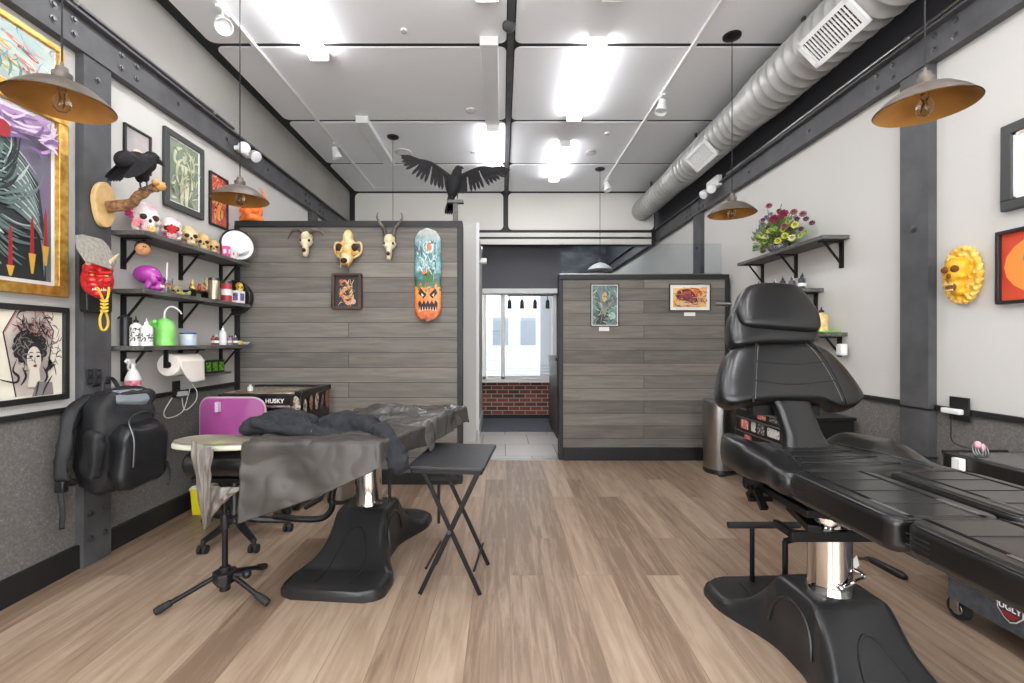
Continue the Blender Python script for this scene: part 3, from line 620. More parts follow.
# ================================================================== left divider trophies
YS = YL-.0
M_horn = mat('horn', (58,50,46), .45, col2=(120,106,92), scale=9)
M_soc = mat('socket_dark', (58,40,28), .9)
def animal_skull(px, py, hpx, label, style, bone):
    s = hpx*YL/F; c = at(px, py, YL); c.y = YL; t = thing('animal_skull', c, label, 'skull', None)
    f = V(0,-1,0); mb = MB()
    wide = .34 if style == 'carnivore' else .25
    if style == 'carnivore':
        mb.ell(c+V(0,-.05,.26*s), (.14*s,.05,.24*s)); mb.ell(c+V(0,-.05,.1*s), (.2*s,.05,.18*s)); mb.ell(c+V(0,-.07,-.08*s), (.19*s,.05,.2*s)); mb.ell(c+V(0,-.1,-.28*s), (.16*s,.055,.19*s)); mb.ell(c+V(0,-.07,-.1*s),(.3*s,.025,.1*s))
        for k in (-1,1):
            mb.tube(spline([c+V(k*.12*s,-.04,.14*s), c+V(k*.31*s,-.05,.16*s), c+V(k*.35*s,-.05,.0*s), c+V(k*.29*s,-.06,-.16*s), c+V(k*.14*s,-.08,-.26*s)]), .03*s, 8)
            mb.tube([c+V(k*.1*s,-.13,-.36*s), c+V(k*.1*s,-.15,-.53*s)], [.035*s,.01*s], 6)
        mb.ell(c+V(0,-.14,-.38*s), (.12*s,.03,.08*s))
    else:
        mb.ell(c+V(0,-.05,.2*s), (.19*s,.06,.2*s)); mb.ell(c+V(0,-.06,.0*s), (.2*s,.05,.16*s)); mb.ell(c+V(0,-.07,-.24*s), (.1*s,.04,.26*s)); mb.ell(c+V(0,-.08,-.44*s), (.07*s,.03,.08*s))
        for k in (-1,1): mb.ell(c+V(k*.17*s,-.06,.04*s), (.06*s,.035,.08*s))
    sk = mb.build('cranium', bone, t, remesh=.004)
    for k in (-1,1):
        mb = MB(); e = c+V(k*(.2 if style == 'carnivore' else .15)*s, -.088, (.02 if style == 'carnivore' else .05)*s); mb.ell(e, (.085*s if style == 'carnivore' else .045*s, .02, .1*s if style == 'carnivore' else .05*s)); mb.build('eye_socket', M_soc, t, smooth=True)
    mb = MB(); mb.ell(c+V(0,-.165 if style == 'carnivore' else -.108,(-.36 if style == 'carnivore' else -.3)*s), ((.085 if style == 'carnivore' else .06)*s,.025,.07*s)); mb.build('nose_cavity', M_soc, t, smooth=True)
    return t, c, s
t, c, s = animal_skull(309, 244, 28, 'small pale skull with curved horns, leftmost on the left partition', 'herb', M_bone)
def horns(t, c, pts, r0):
    for k in (-1,1):
        mb = MB(); p = spline([c+V(k*x,y,z) for x, y, z in pts]); n = len(p); mb.tube(p, [r0*(1-.85*i/(n-1))+.0015*(i%2) for i in range(n)], 10); mb.build('horn', M_horn, t, smooth=True)
horns(t, c, [(.03,-.06,.09),(.07,-.07,.11),(.12,-.06,.105),(.16,-.05,.07),(.165,-.06,.03)], .022)
M_ybone = mat('yellow_bone', (196,150,64), .55, col2=(224,208,164), scale=16, bump=.3, bscale=60)
animal_skull(350, 250, 38, 'yellow-stained carnivore skull in the middle of the left partition', 'carnivore', M_ybone)
t, c, s = animal_skull(391, 247, 29, 'pale skull with tall upright ringed horns beside the skateboard deck', 'herb', M_bone)
horns(t, c, [(.035,-.06,.08),(.05,-.06,.15),(.09,-.05,.21),(.115,-.05,.26),(.105,-.06,.30)], .02)
# shadow box
p0, p1 = at(334,274,YL), at(362.5,309.5,YL); c = (p0+p1)/2; t_w, t_h = p1.x-p0.x, p0.z-p1.z
M_brfr = mat('brown_wood_frame', (66,46,40), .5, col2=(86,62,54), scale=12)
dg = P('dragon_cream',(214,192,140),col2=(190,110,70),scale=30); sh = []
sh += strokes(dg, [[(-.6,.6),(-.2,.7),(.1,.3),(-.3,.1),(-.5,-.2),(0,-.4),(.4,-.1),(.2,.3)],[(-.4,-.4),(0,-.75),(.4,-.6),(.5,-.2)]], .13)
sh += [(P('coral',(196,92,66)), oval(-.5,.65,.18,.13)), (P('pinkpeony',(210,160,150)), oval(.5,-.65,.22,.18))]
sh += dabs([dg,P('coral',(196,92,66)),P('creamhi',(232,220,180))], 50, 13, .07, (-.55,.5,-.7,.6))
picture(FP(V(c.x,YL,c.z)), t_w, t_h, 'small brown shadow-box frame with an embroidered dragon under the yellow skull', .022, .06, M_brfr, sh, P('darkground',(50,50,52)))
# skateboard deck
p0, p1 = at(415.5,230,YL), at(441.5,322,YL); c = (p0+p1)/2; w, h = p1.x-p0.x, p0.z-p1.z
t = thing('skateboard_deck', V(c.x,YL,p1.z), 'skateboard deck painted with a teal design above an orange carved pumpkin face', 'skateboard')
mb = MB(); NN = 30
def deck(u, v):
    z = -h/2+h*u; e = min(u, 1-u)*h; ww = w/2*math.sqrt(max(0, 1-max(0, 1-e/(w*.55))**2.2)); x = ww*(2*v-1)
    y = -.03-(.05*max(0,1-e/.13)**1.6)-.006*(2*v-1)**2*-1
    return V(c.x+x, YL+y, c.z+z)
mb.grid(deck, 36, 10)
mm = bpy.data.materials.new('deck_paint'); mm.use_nodes = True; n_ = mm.node_tree; b_ = n_.nodes['Principled BSDF']; b_.inputs['Roughness'].default_value = .3
tc = n_.nodes.new('ShaderNodeTexCoord'); sp = n_.nodes.new('ShaderNodeSeparateXYZ'); n_.links.new(tc.outputs['Object'], sp.inputs[0])
mr = n_.nodes.new('ShaderNodeMath'); mr.operation = 'DIVIDE'; mr.inputs[1].default_value = h; n_.links.new(sp.outputs[2], mr.inputs[0])
ns = n_.nodes.new('ShaderNodeTexNoise'); ns.inputs['Scale'].default_value = 24; ns.inputs['Detail'].default_value = 6; n_.links.new(tc.outputs['Object'], ns.inputs[0])
ad = n_.nodes.new('ShaderNodeMath'); ad.operation = 'MULTIPLY_ADD'; ad.inputs[1].default_value = .3; n_.links.new(ns.outputs['Fac'], ad.inputs[0]); n_.links.new(mr.outputs[0], ad.inputs[2])
rr = n_.nodes.new('ShaderNodeValToRGB'); sb = n_.nodes.new('ShaderNodeMath'); sb.operation = 'SUBTRACT'; sb.inputs[1].default_value = .13; n_.links.new(ad.outputs[0], sb.inputs[0]); n_.links.new(sb.outputs[0], rr.inputs[0]); e = rr.color_ramp.elements
e[0].position = .0; e[0].color = lin((60,36,24))+(1,); e[1].position = .14; e[1].color = lin((214,104,40))+(1,)
for p_, c_ in ((.30,(236,134,50)),(.37,(232,140,54)),(.385,(72,104,48)),(.46,(52,84,66)),(.5,(50,100,108)),(.62,(130,176,176)),(.74,(66,116,124)),(.86,(120,164,166)),(.99,(196,200,198))): k = e.new(p_); k.color = lin(c_)+(1,)
n_.links.new(rr.outputs[0], b_.inputs['Base Color'])
dk_ = mb.build('deck', mm, t, solid=.011, smooth=True)
ms = [P('pumpkin_dark',(48,28,22)), P('pumpkin_green',(70,110,44)), P('deck_pale',(196,214,210)), P('deck_orange',(206,120,66)), P('bonewhite',(210,196,170))]
a = MB(); a.T = FP(V(c.x, YL-.037, c.z))
def dp(m, poly, dy=0): a.add([(x*w/2, y*h/2, dy) for x, y in poly], [tuple(range(len(poly)))], m)
for k in (-1,1):
    dp(0, [(k*.1,-.42),(k*.55,-.27),(k*.75,-.38),(k*.35,-.5)], .001); dp(4, [(k*.3,-.43),(k*.5,-.38),(k*.45,-.46)], .002)
teeth = [(-.75,-.6)]+[(-.75+.15*i, -.6+(.07 if i%2 else -.02)) for i in range(1,10)]+[(.75,-.6),(.65,-.78),(0,-.86),(-.65,-.78)]
dp(0, teeth, .001)
for i in range(7): x = -.6+.2*i; dp(4, [(x-.07,-.8),(x,-.66),(x+.07,-.8)], .002)
dp(1, stroke([(-.5,-.1),(-.1,0),(.2,-.08),(.7,.05)], .07), .001); dp(1, stroke([(0,-.12),(.1,.05),(.5,.1)], .05), .002)
dp(3, oval(-.2,.06,.25,.06), .001); dp(2, oval(.05,.62,.42,.15), .001); dp(3, oval(.12,.62,.2,.09), .002)
q_ = random.Random(14); ms += [P('deck_teal',(50,96,104)), P('deck_teal2',(96,150,154))]
for i in range(70): dp(q_.choice([2,5,6,5]), dabs([0], 1, 100+i, .06, (-.75,.6,.02,.78), curl=1.6)[0][1], .0012+.00002*i)
for i in range(26): dp(q_.choice([0,3,3]), dabs([0], 1, 200+i, .05, (-.7,.6,-.92,-.18), curl=1.2)[0][1], .0008)
for pth in ([(-.7,.4),(-.3,.3),(-.5,.1)],[(0,.45),(-.2,.3),(.1,.15)],[(.6,.45),(.3,.3),(.6,.12)],[(-.6,.75),(-.7,.5)],[(.3,.5),(.5,.3),(.2,.2)],[(-.4,.5),(-.1,.35),(-.3,.15)]): dp(2, stroke(pth, .035), .0015)
a.build('painted_design', ms, dk_)

# ================================================================== ravens
M_feath = mat('raven_feathers', (16,16,18), .6, spec=.3, col2=(34,32,34), scale=30, stretch=(1,1,4), bump=.4, bscale=120)
M_beak = mat('beak', (40,38,38), .35); M_leg = mat('bird_leg', (70,64,58), .6)
def feather(mb, a, d, L, w, nrm, m=0):
    d = d.normalized(); s_ = d.cross(nrm).normalized(); a = Vector(a)
    pr = [(0,.35),(.15,.8),(.5,1),(.85,.8),(1,.15)]
    mb.prism([a+d*L*t_+s_*w*k_ for t_, k_ in pr]+[a+d*L*t_-s_*w*k_ for t_, k_ in pr[::-1]], nrm*.003, m)
# perched raven (faces right, along +Y)
c = onx(139, 167, -2.16); t = thing('raven', c-V(0,0,.1), 'black raven perched on the branch, facing right', 'bird')
u = V(0,1,0)
mb = MB()
def rt(ax, deg): return Matrix.Rotation(R(deg), 3, ax)
mb.ell(c+V(0,-.01,.01), (.06,.10,.075), rt('X',18)); mb.ell(c+V(0,.055,.045), (.048,.065,.056), rt('X',35)); mb.ell(c+V(0,.1,.095), (.038,.046,.038)); mb.ell(c+V(0,.075,.07), (.04,.04,.045)); mb.ell(c+V(0,-.09,-.0), (.05,.075,.058), rt('X',20))
mb.ell(c+V(.02,.02,-.05),(.02,.03,.035)); mb.ell(c+V(-.02,.03,-.05),(.02,.03,.035))
bd = mb.build('body', M_feath, t, remesh=.007)
mb = MB(); mb.tube([c+V(0,.13,.095), c+V(0,.17,.092), c+V(0,.215,.08)], [.02,.015,.002], 8); mb.build('beak', M_beak, t, smooth=True)
mb = MB(); mb.ell(c+V(.034,.113,.103), .005); mb.ell(c+V(-.034,.113,.103), .005); mb.build('eyes', mat('eye_black',(8,8,8),.1), t, smooth=True)
for k in (-1,1):
    mb = MB()
    for i in range(9):
        a0 = c+V(k*(.056+.001*i), .06-.012*i, .06-.011*i); feather(mb, a0, V(-k*.1,-1,-.28-.05*i), .12+.006*i, .018, V(k,0,.15).normalized())
    mb.build('wing', M_feath, t)
    mb = MB(); f0 = c+V(k*.02,.03,-.07); mb.tube([f0, f0+V(0,.01,-.045)], .005, 6)
    for dy, dx in ((.03,0),(.025,.012),(.025,-.012),(-.02,0)): mb.tube([f0+V(0,.01,-.045), f0+V(dx,.01+dy,-.05)], [.004,.002], 6)
    mb.build('leg', M_leg, t)
mb = MB()
for i in range(5): feather(mb, c+V(-.02+.01*i,-.11,-.05), V(-.1+.05*i,-.55,-.8), .12, .013, V(.0,-.8,.55).normalized())
mb.build('tail', M_feath, t)
# spread-wing raven on the divider
YB2 = YL+.05; c = at(455, 183, YB2); t = thing('raven', V(c.x,YB2,2.49), 'black raven with spread wings on top of the left partition', 'bird')
mb = MB(); mb.ell(c+V(-.01,0,-.02), (.07,.07,.12), rt('Y',12)); mb.ell(c+V(.02,-.02,.07), (.05,.05,.06)); mb.ell(c+V(.035,-.03,.115), (.036,.045,.036)); mb.ell(c+V(-.04,.02,-.14), (.035,.03,.07), rt('Y',20))
mb.build('body', M_feath, t, remesh=.009)
mb = MB(); mb.tube([c+V(.05,-.06,.12), c+V(.075,-.085,.11), c+V(.09,-.1,.095)], [.016,.011,.002], 8); mb.build('beak', M_beak, t, smooth=True)
mb = MB(); mb.ell(c+V(.05,-.065,.128), .006); mb.build('eye', mat('eye_black',(8,8,8),.1), t, smooth=True)
for k, tip, dirs in ((-1, at(412,158,YB2), None), (1, at(499,168,YB2), None)):
    mb = MB(); root = c+V(k*.05,0,.05); el = lerp(root, tip, .5)+V(0,0,.04)
    arm = spline([root, el, lerp(root,tip,.93)+V(0,0,.0)], 10); mb.tube(arm, [.028*(1-.7*i/(len(arm)-1)) for i in range(len(arm))], 8)
    n = 17
    for i in range(n):
        s_ = i/(n-1); p = arm[int(s_*(len(arm)-1))]; ang = lerp(-88, (-40 if k < 0 else -14), s_**1.1)
        ang2 = -90+k*0+(ang+90)*1.0; dirv = V(k*math.cos(R(ang)), -.1+.02*(i%3), math.sin(R(ang)))
        if k < 0: dirv = V(-math.cos(R(lerp(-100,-195,s_**1.5)))*-1, -.1+.02*(i%3), math.sin(R(lerp(-75,-195 if False else 165-180*0,0)))) if False else V(lerp(.25,-.85,s_**1.3), -.1+.02*(i%3), lerp(-.95,-.05+.25,s_**2.2))
        else: dirv = V(lerp(-.1,.95,s_**1.1), -.1+.02*(i%3), lerp(-1,-.12,s_**1.5))
        feather(mb, p, dirv, lerp(.15,.13,s_)+.05*math.sin(math.pi*s_), .017, V(0,-1,0))
        feather(mb, p+V(0,-.008,.005), dirv, .09, .018, V(0,-1,0))
    mb.build('wing', M_feath, t)
mb = MB()
for i in range(5): feather(mb, c+V(-.05+.008*i,.02,-.14), V(-.3+.08*i,0,-1), .15, .017, V(0,-1,0))
mb.build('tail', M_feath, t)
for k in (-1,1):
    mb = MB(); f0 = c+V(.0+k*.025,-.02,-.1); mb.tube([f0, V(c.x+.0+k*.025,YB2-.02,2.625)], .006, 6); mb.build('leg', M_leg, t)
cx = at(455.5,200,YB2).x; t = thing('bird_stand', V(cx,YB2,2.41), 'grey wooden T-shaped stand under the spread-wing raven', 'stand')
mb = MB(); mb.box(cx-.022,cx+.022,YB2-.022,YB2+.022,2.41,2.585); mb.build('post', M_shelf, t, bevel=.004)
mb = MB(); mb.box(cx-.075,cx+.075,YB2-.03,YB2+.03,2.585,2.615); mb.build('perch', M_shelf, t, bevel=.004)
mb = MB(); mb.lathe([(.035,0),(.035,.012),(.025,.018)], V(cx,YB2,2.41), 16); mb.build('foot', M_shelf, t)

# antler-like branch on a wood slice
c = V(XL+.055, (1127/410), H+(342-202)*2.45/410*.98)
t = thing('branch_mount', c-V(0,0,.1), 'gnarled brown branch on an oval wood slice, bolted to the left post', 'branch')
M_bark = mat('bark', (104,72,46), .7, col2=(170,128,84), scale=18, stretch=(3,1,3), bump=.6, bscale=50); M_slice = mat('wood_slice', (204,166,104), .6, col2=(224,192,136), scale=16)
mb = MB(); mb.prism([c+V(0, .075*math.cos(a)*(1+.06*math.sin(3*a)), .135*math.sin(a)) for a in [2*math.pi*i/28 for i in range(28)]], (.03,0,0)); mb.build('wood_slice', M_slice, t, bevel=.004)
q = onx(160,186,-2.14); p0 = c+V(.03,.01,-.01)
path = spline([p0, lerp(p0,q,.3)+V(.03,0,-.02), lerp(p0,q,.65)+V(.02,0,.01), q], 6)
mb = MB(); mb.tube(path, [.034,.036,.033,.03,.028,.03,.027,.024,.026,.023,.022,.024,.022,.02,.018,.02,.024,.026,.018][:len(path)], 12)
for k in range(4): mb.tube([p+V(.01*math.sin(k*1.6+i*.4), .01*math.sin(i+k), .024*math.cos(k*1.6+i*.35)) for i, p in enumerate(path)], [.014]*(len(path)-1)+[.005], 7)
mb.build('branch', M_bark, t, smooth=True)
mb = MB(); mb.ell(q+V(0,.0,.0), (.03,.035,.03)); mb.tube([q, q+V(0,.04,.03)], [.02,.006], 8); mb.ell(q+V(0,-.03,.01),(.02,.03,.02)); mb.build('pale_knot', mat('pale_wood',(196,146,80),.6,col2=(224,180,110),scale=30), t, smooth=True)
# orange horned mask on the divider corner
c = at(252, 207, 4.25); M_or = mat('mask_orange', (220,96,34), .4, col2=(236,130,60), scale=12)
t = thing('horned_mask', V(c.x,4.25,2.41), 'orange horned mask standing on the left corner of the board partition', 'mask')
mb = MB(); mb.ell(V(c.x,4.25,2.51), (.1,.06,.1)); mb.ell(V(c.x-.05,4.2,2.5),(.04,.03,.03)); mb.ell(V(c.x+.05,4.2,2.5),(.04,.03,.03)); mb.ell(V(c.x,4.17,2.48),(.03,.03,.03)); mb.ell(V(c.x,4.2,2.44),(.07,.03,.03)); mb.box(c.x-.09,c.x+.09,4.2,4.3,2.41,2.45); mb.build('face', M_or, t, remesh=.008)
for k in (-1,1):
    mb = MB(); mb.tube(spline([V(c.x+k*.07,4.25,2.56), V(c.x+k*.11,4.25,2.62), V(c.x+k*.1,4.25,2.68), V(c.x+k*.06,4.25,2.73)]), [.024,.024,.023,.023,.022,.02,.019,.018,.016,.014,.012,.01,.009,.008,.007,.005,.004,.003,.002][:19], 8); mb.build('horn', M_or, t, smooth=True)
    mb = MB(); mb.ell(V(c.x+k*.045,4.185,2.53), (.022,.012,.012)); mb.build('eye', M_soc, t, smooth=True)
# emergency lights
def emergency(p, n, box, label):
    t = thing('emergency_light', p, label, 'emergency light'); side = V(0,1,0)
    mb = MB()
    if box: mb.box(p.x-.03,p.x+.03,p.y-.14,p.y-.02 if False else p.y+.14,p.z-.06,p.z+.06)
    else: mb.box(p.x-.02,p.x+.02,p.y-.1,p.y+.1,p.z-.02,p.z+.02)
    mb.build('housing', M_whpl, t, bevel=.008)
    for k in (-1,1):
        mb = MB(); d = V(n*.5, -.7+.5*k, -.35).normalized(); cc = p+V(n*.07, k*.085, -.0 if not box else -.085); rot = d.to_track_quat('Z','Y').to_matrix()
        mb.lathe([(0,-.05),(.03,-.045),(.045,-.02),(.052,.03),(.048,.035)], cc, 20, 0, rot, cap=False); mb.tube([cc, p+V(0,k*.05,0)], .012, 8); h_ = mb.build('lamp_head', M_whpl, t, smooth=True)
        mb = MB(); mb.lathe([(.047,.03),(.03,.036),(0,.04)], cc, 18, 0, rot); mb.build('lens', M_lampoff, h_, smooth=True)
emergency(onx(242,152,XL+.08), 1, False, 'white twin-head emergency light on the left wall beam')
emergency(onx(714,184,XR-.09), -1, True, 'white twin-head emergency light box on the right wall beam')
# white wall camera by the doorway
p = onx(486, 262, -.26); mb = MB(); mb.tube([V(-.335,6.1,2.36), V(-.27,6.05,2.36)], .015, 8); mb.box(-.28,-.2,5.98,6.08,2.33,2.39); tag(mb.build('wall_camera', M_whpl, bevel=.006), 'small white device on the door jamb beside the dark header', 'camera')
# rail with four black spots in the window
t = thing('spot_rail', V(.3,7.6,2.02), 'rail with four small black spotlights in the far window', 'light rail')
z0 = at(530,296,7.6).z; mb = MB(); mb.box(at(508,0,7.6).x, at(553,0,7.6).x, 7.59,7.61,z0,z0+.025); mb.build('rail', M_black, t)
for x in (509.5,522,535,547.5):
    q = at(x,305,7.6); mb = MB(); mb.lathe([(.012,.09),(.03,.06),(.035,-.06),(.03,-.06)], q, 14); mb.tube([q+V(0,0,.07), V(q.x,q.y,z0)], .006,6); mb.build('spot', M_black, t)
# reception counters seen edge-on
t = thing('reception_desk', V(.9,6.9,0), 'dark tall reception counter seen edge-on right of the tiled passage', 'counter')
mb = MB(); mb.box(.74,.92,6.2,7.2,0,1.05); mb.build('cabinet', mat('dark_brown',(60,52,50),.5,col2=(78,68,64),scale=4,stretch=(1,1,6)), t, bevel=.005)
mb = MB(); mb.box(.72,.93,6.18,7.22,1.05,1.09); mb.build('countertop', M_black, t, bevel=.004)
mb = MB(); mb.box(.78,.9,6.5,6.52,1.09,1.3); mb.build('screen', M_blkpl, t)
# ================================================================== shelves
def shelf(X, sgn, y0, y1, ztop, depth, brackets, label, grp=None, drop=.2):
    x2 = X+sgn*depth; t = thing('wall_shelf', V((X+x2)/2, (y0+y1)/2, ztop-.03), label, 'shelf', grp)
    mb = MB(); mb.box(min(X,x2), max(X,x2), y0, y1, ztop-.028, ztop); mb.build('board', M_shelf, t, bevel=.003)
    for y in brackets:
        mb = MB(); a, b = X+sgn*.012, X+sgn*depth*.85; zt = ztop-.03
        mb.box(min(X,a), max(X,a), y-.018, y+.018, zt-drop, zt); mb.box(min(X,b), max(X,b), y-.018, y+.018, zt-.01, zt)
        mb.bar(V(X+sgn*.008,y,zt-drop*.85), V(X+sgn*depth*.68,y,zt-.005), .012, .012); mb.build('bracket', M_iron, t)
    return t
g = 'black bracketed shelves on the left wall'
shelf(XL, 1, 2.875, 4.08, 2.0, .21, (2.97,3.5,4.0), 'top shelf on the left wall, holding the painted skulls', g)
shelf(XL, 1, 2.875, 4.10, 1.634, .21, (2.97,3.5,4.0), 'middle shelf on the left wall, under the purple skull', g)
shelf(XL, 1, 2.875, 4.12, 1.275, .21, (2.97,3.5,4.0), 'bottom shelf on the left wall, holding squeeze bottles', g)
mb = MB(); mb.box(XL, XL+.11, 3.62, 3.98, 1.03, 1.045); tag(mb.build('small_ledge', M_shelf, bevel=.002), 'narrow ledge on the left wall under the paper towel', 'shelf')
g = 'dark bracketed shelves on the right wall'
shelf(XR, -1, 3.345, 4.56, 2.08, .2, (3.42,3.95,4.46), 'long top shelf on the right wall, carrying the flower arrangement', g)
shelf(XR, -1, 3.615, 4.56, 1.724, .16, (3.7,4.3), 'middle shelf on the right wall, lined with small ink bottles', g)
shelf(XR, -1, 3.364, 4.5, 1.37, .16, (3.44,4.2), 'lowest shelf on the right wall, with the green tray', g, drop=.15)

# ================================================================== human skulls (dir = yaw of the face; 0 faces -Y)
M_teeth = mat('teeth', (236,228,206), .5)
def skull(base, s, yaw, m, label, sock=None, cat='skull', extra=None, vox=.006, group=None, glassy=False):
    """base: point under it; s: height"""
    base = Vector(base); t = thing('skull', base, label, cat, group); rz = Matrix.Rotation(yaw, 3, 'Z')
    W = lambda x, y, z: base+rz @ V(x*s, y*s, z*s)
    mb = MB()
    def E(x,y,z,rx,ry,rz_): mb.ell(W(x,y,z), (rx*s,ry*s,rz_*s), rz)
    E(0,.12,.64,.36,.46,.35); E(0,-.12,.55,.33,.25,.28); E(0,-.3,.36,.2,.14,.2); E(0,-.26,.14,.2,.16,.13); E(0,-.1,.12,.24,.14,.1)
    for k in (-1,1): E(k*.24,-.24,.36,.11,.1,.09); E(k*.27,-.05,.22,.07,.12,.16); E(k*.17,-.36,.54,.12,.06,.05)
    E(0,-.38,.28,.16,.07,.09)
    mb.build('cranium', m, t, remesh=vox)
    sock = sock or M_soc
    for k in (-1,1):
        mb = MB(); mb.ell(W(k*.15,-.39,.455), (.095*s,.06*s,.09*s), rz); mb.build('eye_socket', sock, t, smooth=True)
    mb = MB(); mb.ell(W(0,-.44,.345), (.045*s,.03*s,.06*s), rz); mb.build('nose_cavity', sock, t, smooth=True)
    mb = MB()
    for row in (.235,.175):
        for i in range(-3,4): mb.ell(W(i*.042,-.435+abs(i)*.012,row), (.02*s,.02*s,.03*s), rz, 8, 6)
    mb.build('teeth', M_teeth, t, smooth=True)
    return t, W
zs = 2.001
M_sk1 = mat('painted_skull_white', (222,214,208), .3, col2=[(236,230,226),(220,120,150),(236,232,228)], scale=14, contrast=(.4,.75))
t, W = skull(V(-2.33,3.0,zs), .215, R(55), M_sk1, 'white painted skull with a magenta flower at the near end of the top left shelf')
def flower(parent, c, n, r, m, m2, name='painted_flower'):
    n = n.normalized(); rot = n.to_track_quat('Z','Y').to_matrix(); mb = MB()
    for k in range(8):
        a = k*math.pi/4; mb.ell(c+rot @ V(r*.6*math.cos(a), r*.6*math.sin(a), 0), (r*.42,r*.3,r*.2), rot @ Matrix.Rotation(a,3,'Z'), 8, 6)
    for k in range(5):
        a = k*1.256; mb.ell(c+rot @ V(r*.25*math.cos(a), r*.25*math.sin(a), r*.12), (r*.25,r*.2,r*.14), rot @ Matrix.Rotation(a,3,'Z'), 8, 6)
    mb.ell(c+n*r*.2, (r*.15,r*.15,r*.15), None, 8, 6, 1)
    return mb.build(name, [m, m2], parent, smooth=True)
M_mag = mat('magenta', (190,40,110), .4); M_redf = mat('red_petal', (200,36,40), .4); M_pinkf = mat('pink_petal', (232,130,130), .4); M_yelf = mat('yellow_petal',(236,190,90),.4)
vw = V(.55,-.84,0)
flower(t, W(-.34,-.05,.62), (rz_ := V(.8,-.6,.1)), .045, M_mag, M_yelf)
flower(t, W(-.3,-.3,.25), V(.8,-.7,0), .024, M_pinkf, M_yelf); flower(t, W(.05,-.42,.12), V(.7,-.7,0), .022, M_yelf, M_redf)
t, W = skull(V(-2.33,3.235,zs), .185, R(40), M_sk1, 'white painted skull with a red rose, second on the top left shelf')
flower(t, W(.0,-.46,.42), V(.5,-.86,0), .035, M_redf, M_redf); flower(t, W(-.2,-.36,.14), V(.6,-.8,0), .018, M_mag, M_yelf)
M_sk3 = mat('cream_skull', (214,200,164), .5, col2=(190,160,100), scale=16); M_sk4 = mat('ochre_skull', (196,154,84), .5, col2=(222,196,140), scale=20)
skull(V(-2.33,3.42,zs), .17, R(48), M_sk3, 'cream toothy skull, third on the top left shelf')
skull(V(-2.33,3.575,zs), .15, R(42), M_sk4, 'ochre skull, fourth on the top left shelf')
skull(V(-2.32,3.70,zs), .125, R(35), mat('tan_skull',(196,166,116),.5,col2=(150,60,50),scale=18,contrast=(.5,.7)), 'small tan skull, fifth and smallest on the top left shelf', vox=.005)
# boxes beside them
def boxthing(name, x0,x1,y0,y1,z0,z1, m, label, cat, patch=None, bevel=.002):
    t = thing(name, V((x0+x1)/2,(y0+y1)/2,z0), label, cat); mb = MB(); mb.box(x0,x1,y0,y1,z0,z1); mb.build('carton', m, t, bevel=bevel)
    if patch:
        pm, fx, fz = patch; mb = MB(); yc, zc = (y0+y1)/2, (z0+z1)/2
        mb.box(x0+(x1-x0)*(.5-fx/2), x0+(x1-x0)*(.5+fx/2), y0-.001, y0, zc-(z1-z0)*fz/2, zc+(z1-z0)*fz/2)
        mb.box(x1, x1+.001, yc-(y1-y0)*fx/2, yc+(y1-y0)*fx/2, zc-(z1-z0)*fz/2, zc+(z1-z0)*fz/2); mb.build('printed_panel', pm, t)
    return t
M_pink = mat('pink_card', (226,90,160), .4)
boxthing('small_box', -2.30,-2.25,3.775,3.815,zs,zs+.09, M_pink, 'pink little box on the top left shelf beside the small tan skull', 'box', (M_paper,.5,.4))
boxthing('small_box', -2.30,-2.25,3.835,3.875,zs,zs+.075, M_paper, 'white little box right of the pink one on the top left shelf', 'box', (M_pink,.5,.3))
boxthing('small_box', -2.30,-2.25,3.89,3.93,zs,zs+.07, M_paper, 'cream little box beside the round clock-like dial on the top left shelf', 'box', (mat('cream2',(220,200,170),.6),.5,.5))
c = V(-2.30,4.0,zs+.14); t = thing('round_dial', V(-2.30,4.0,zs), 'round white black-rimmed disc leaning at the far end of the top left shelf', 'ornament')
rot = V(.75,-.65,.12).normalized().to_track_quat('Z','Y').to_matrix()
mb = MB(); mb.lathe([(.138,-.02),(.142,0),(.138,.016),(.128,.012)], c, 40, 0, rot, cap=False); mb.lathe([(.0,-.018),(.138,-.02)], c, 40, 0, rot); mb.build('rim', M_blkpl, t, smooth=True)
mb = MB(); mb.lathe([(.129,.0),(.129,.006),(0,.012)], c, 40, 0, rot); mb.build('face', mat('dial_white',(226,226,224),.25), t, smooth=True)
mb = MB()
for i in range(5): mb.tube([c+rot @ V(.1*math.cos(a)*(1-.12*i), .1*math.sin(a)*(1-.15*i)-.01*i, .012) for a in [R(200+140*k/8) for k in range(9)]], .0015, 5)
mb.build('engraved_lines', M_bolt, t)
# hanging wooden face
q = onx(143,249,-2.31); t = thing('carved_ball', q, 'small round carved face hanging under the top left shelf', 'ornament')
mb = MB(); mb.ell(q, (.04,.042,.046)); mb.ell(q+V(.02,-.035,-.005),(.01,.012,.014)); mb.build('face', mat('tan_wood',(206,150,104),.5), t, smooth=True)
mb = MB(); mb.ell(q+V(-.006,.006,.01), (.043,.044,.045)); mb.build('hair', mat('dark_hair',(54,34,28),.7), t, smooth=True)
mb = MB(); mb.tube([q+V(0,0,.04), V(q.x,q.y,1.972)], .0015, 5); mb.build('string', M_iron, t)
mb = MB(); 
for k in (-.2,.45): mb.ell(q+V(.035*math.cos(k)+.0,-.035*math.cos(k)+.025*k,.008), .005)
mb.build('eyes', M_soc, t, smooth=True)

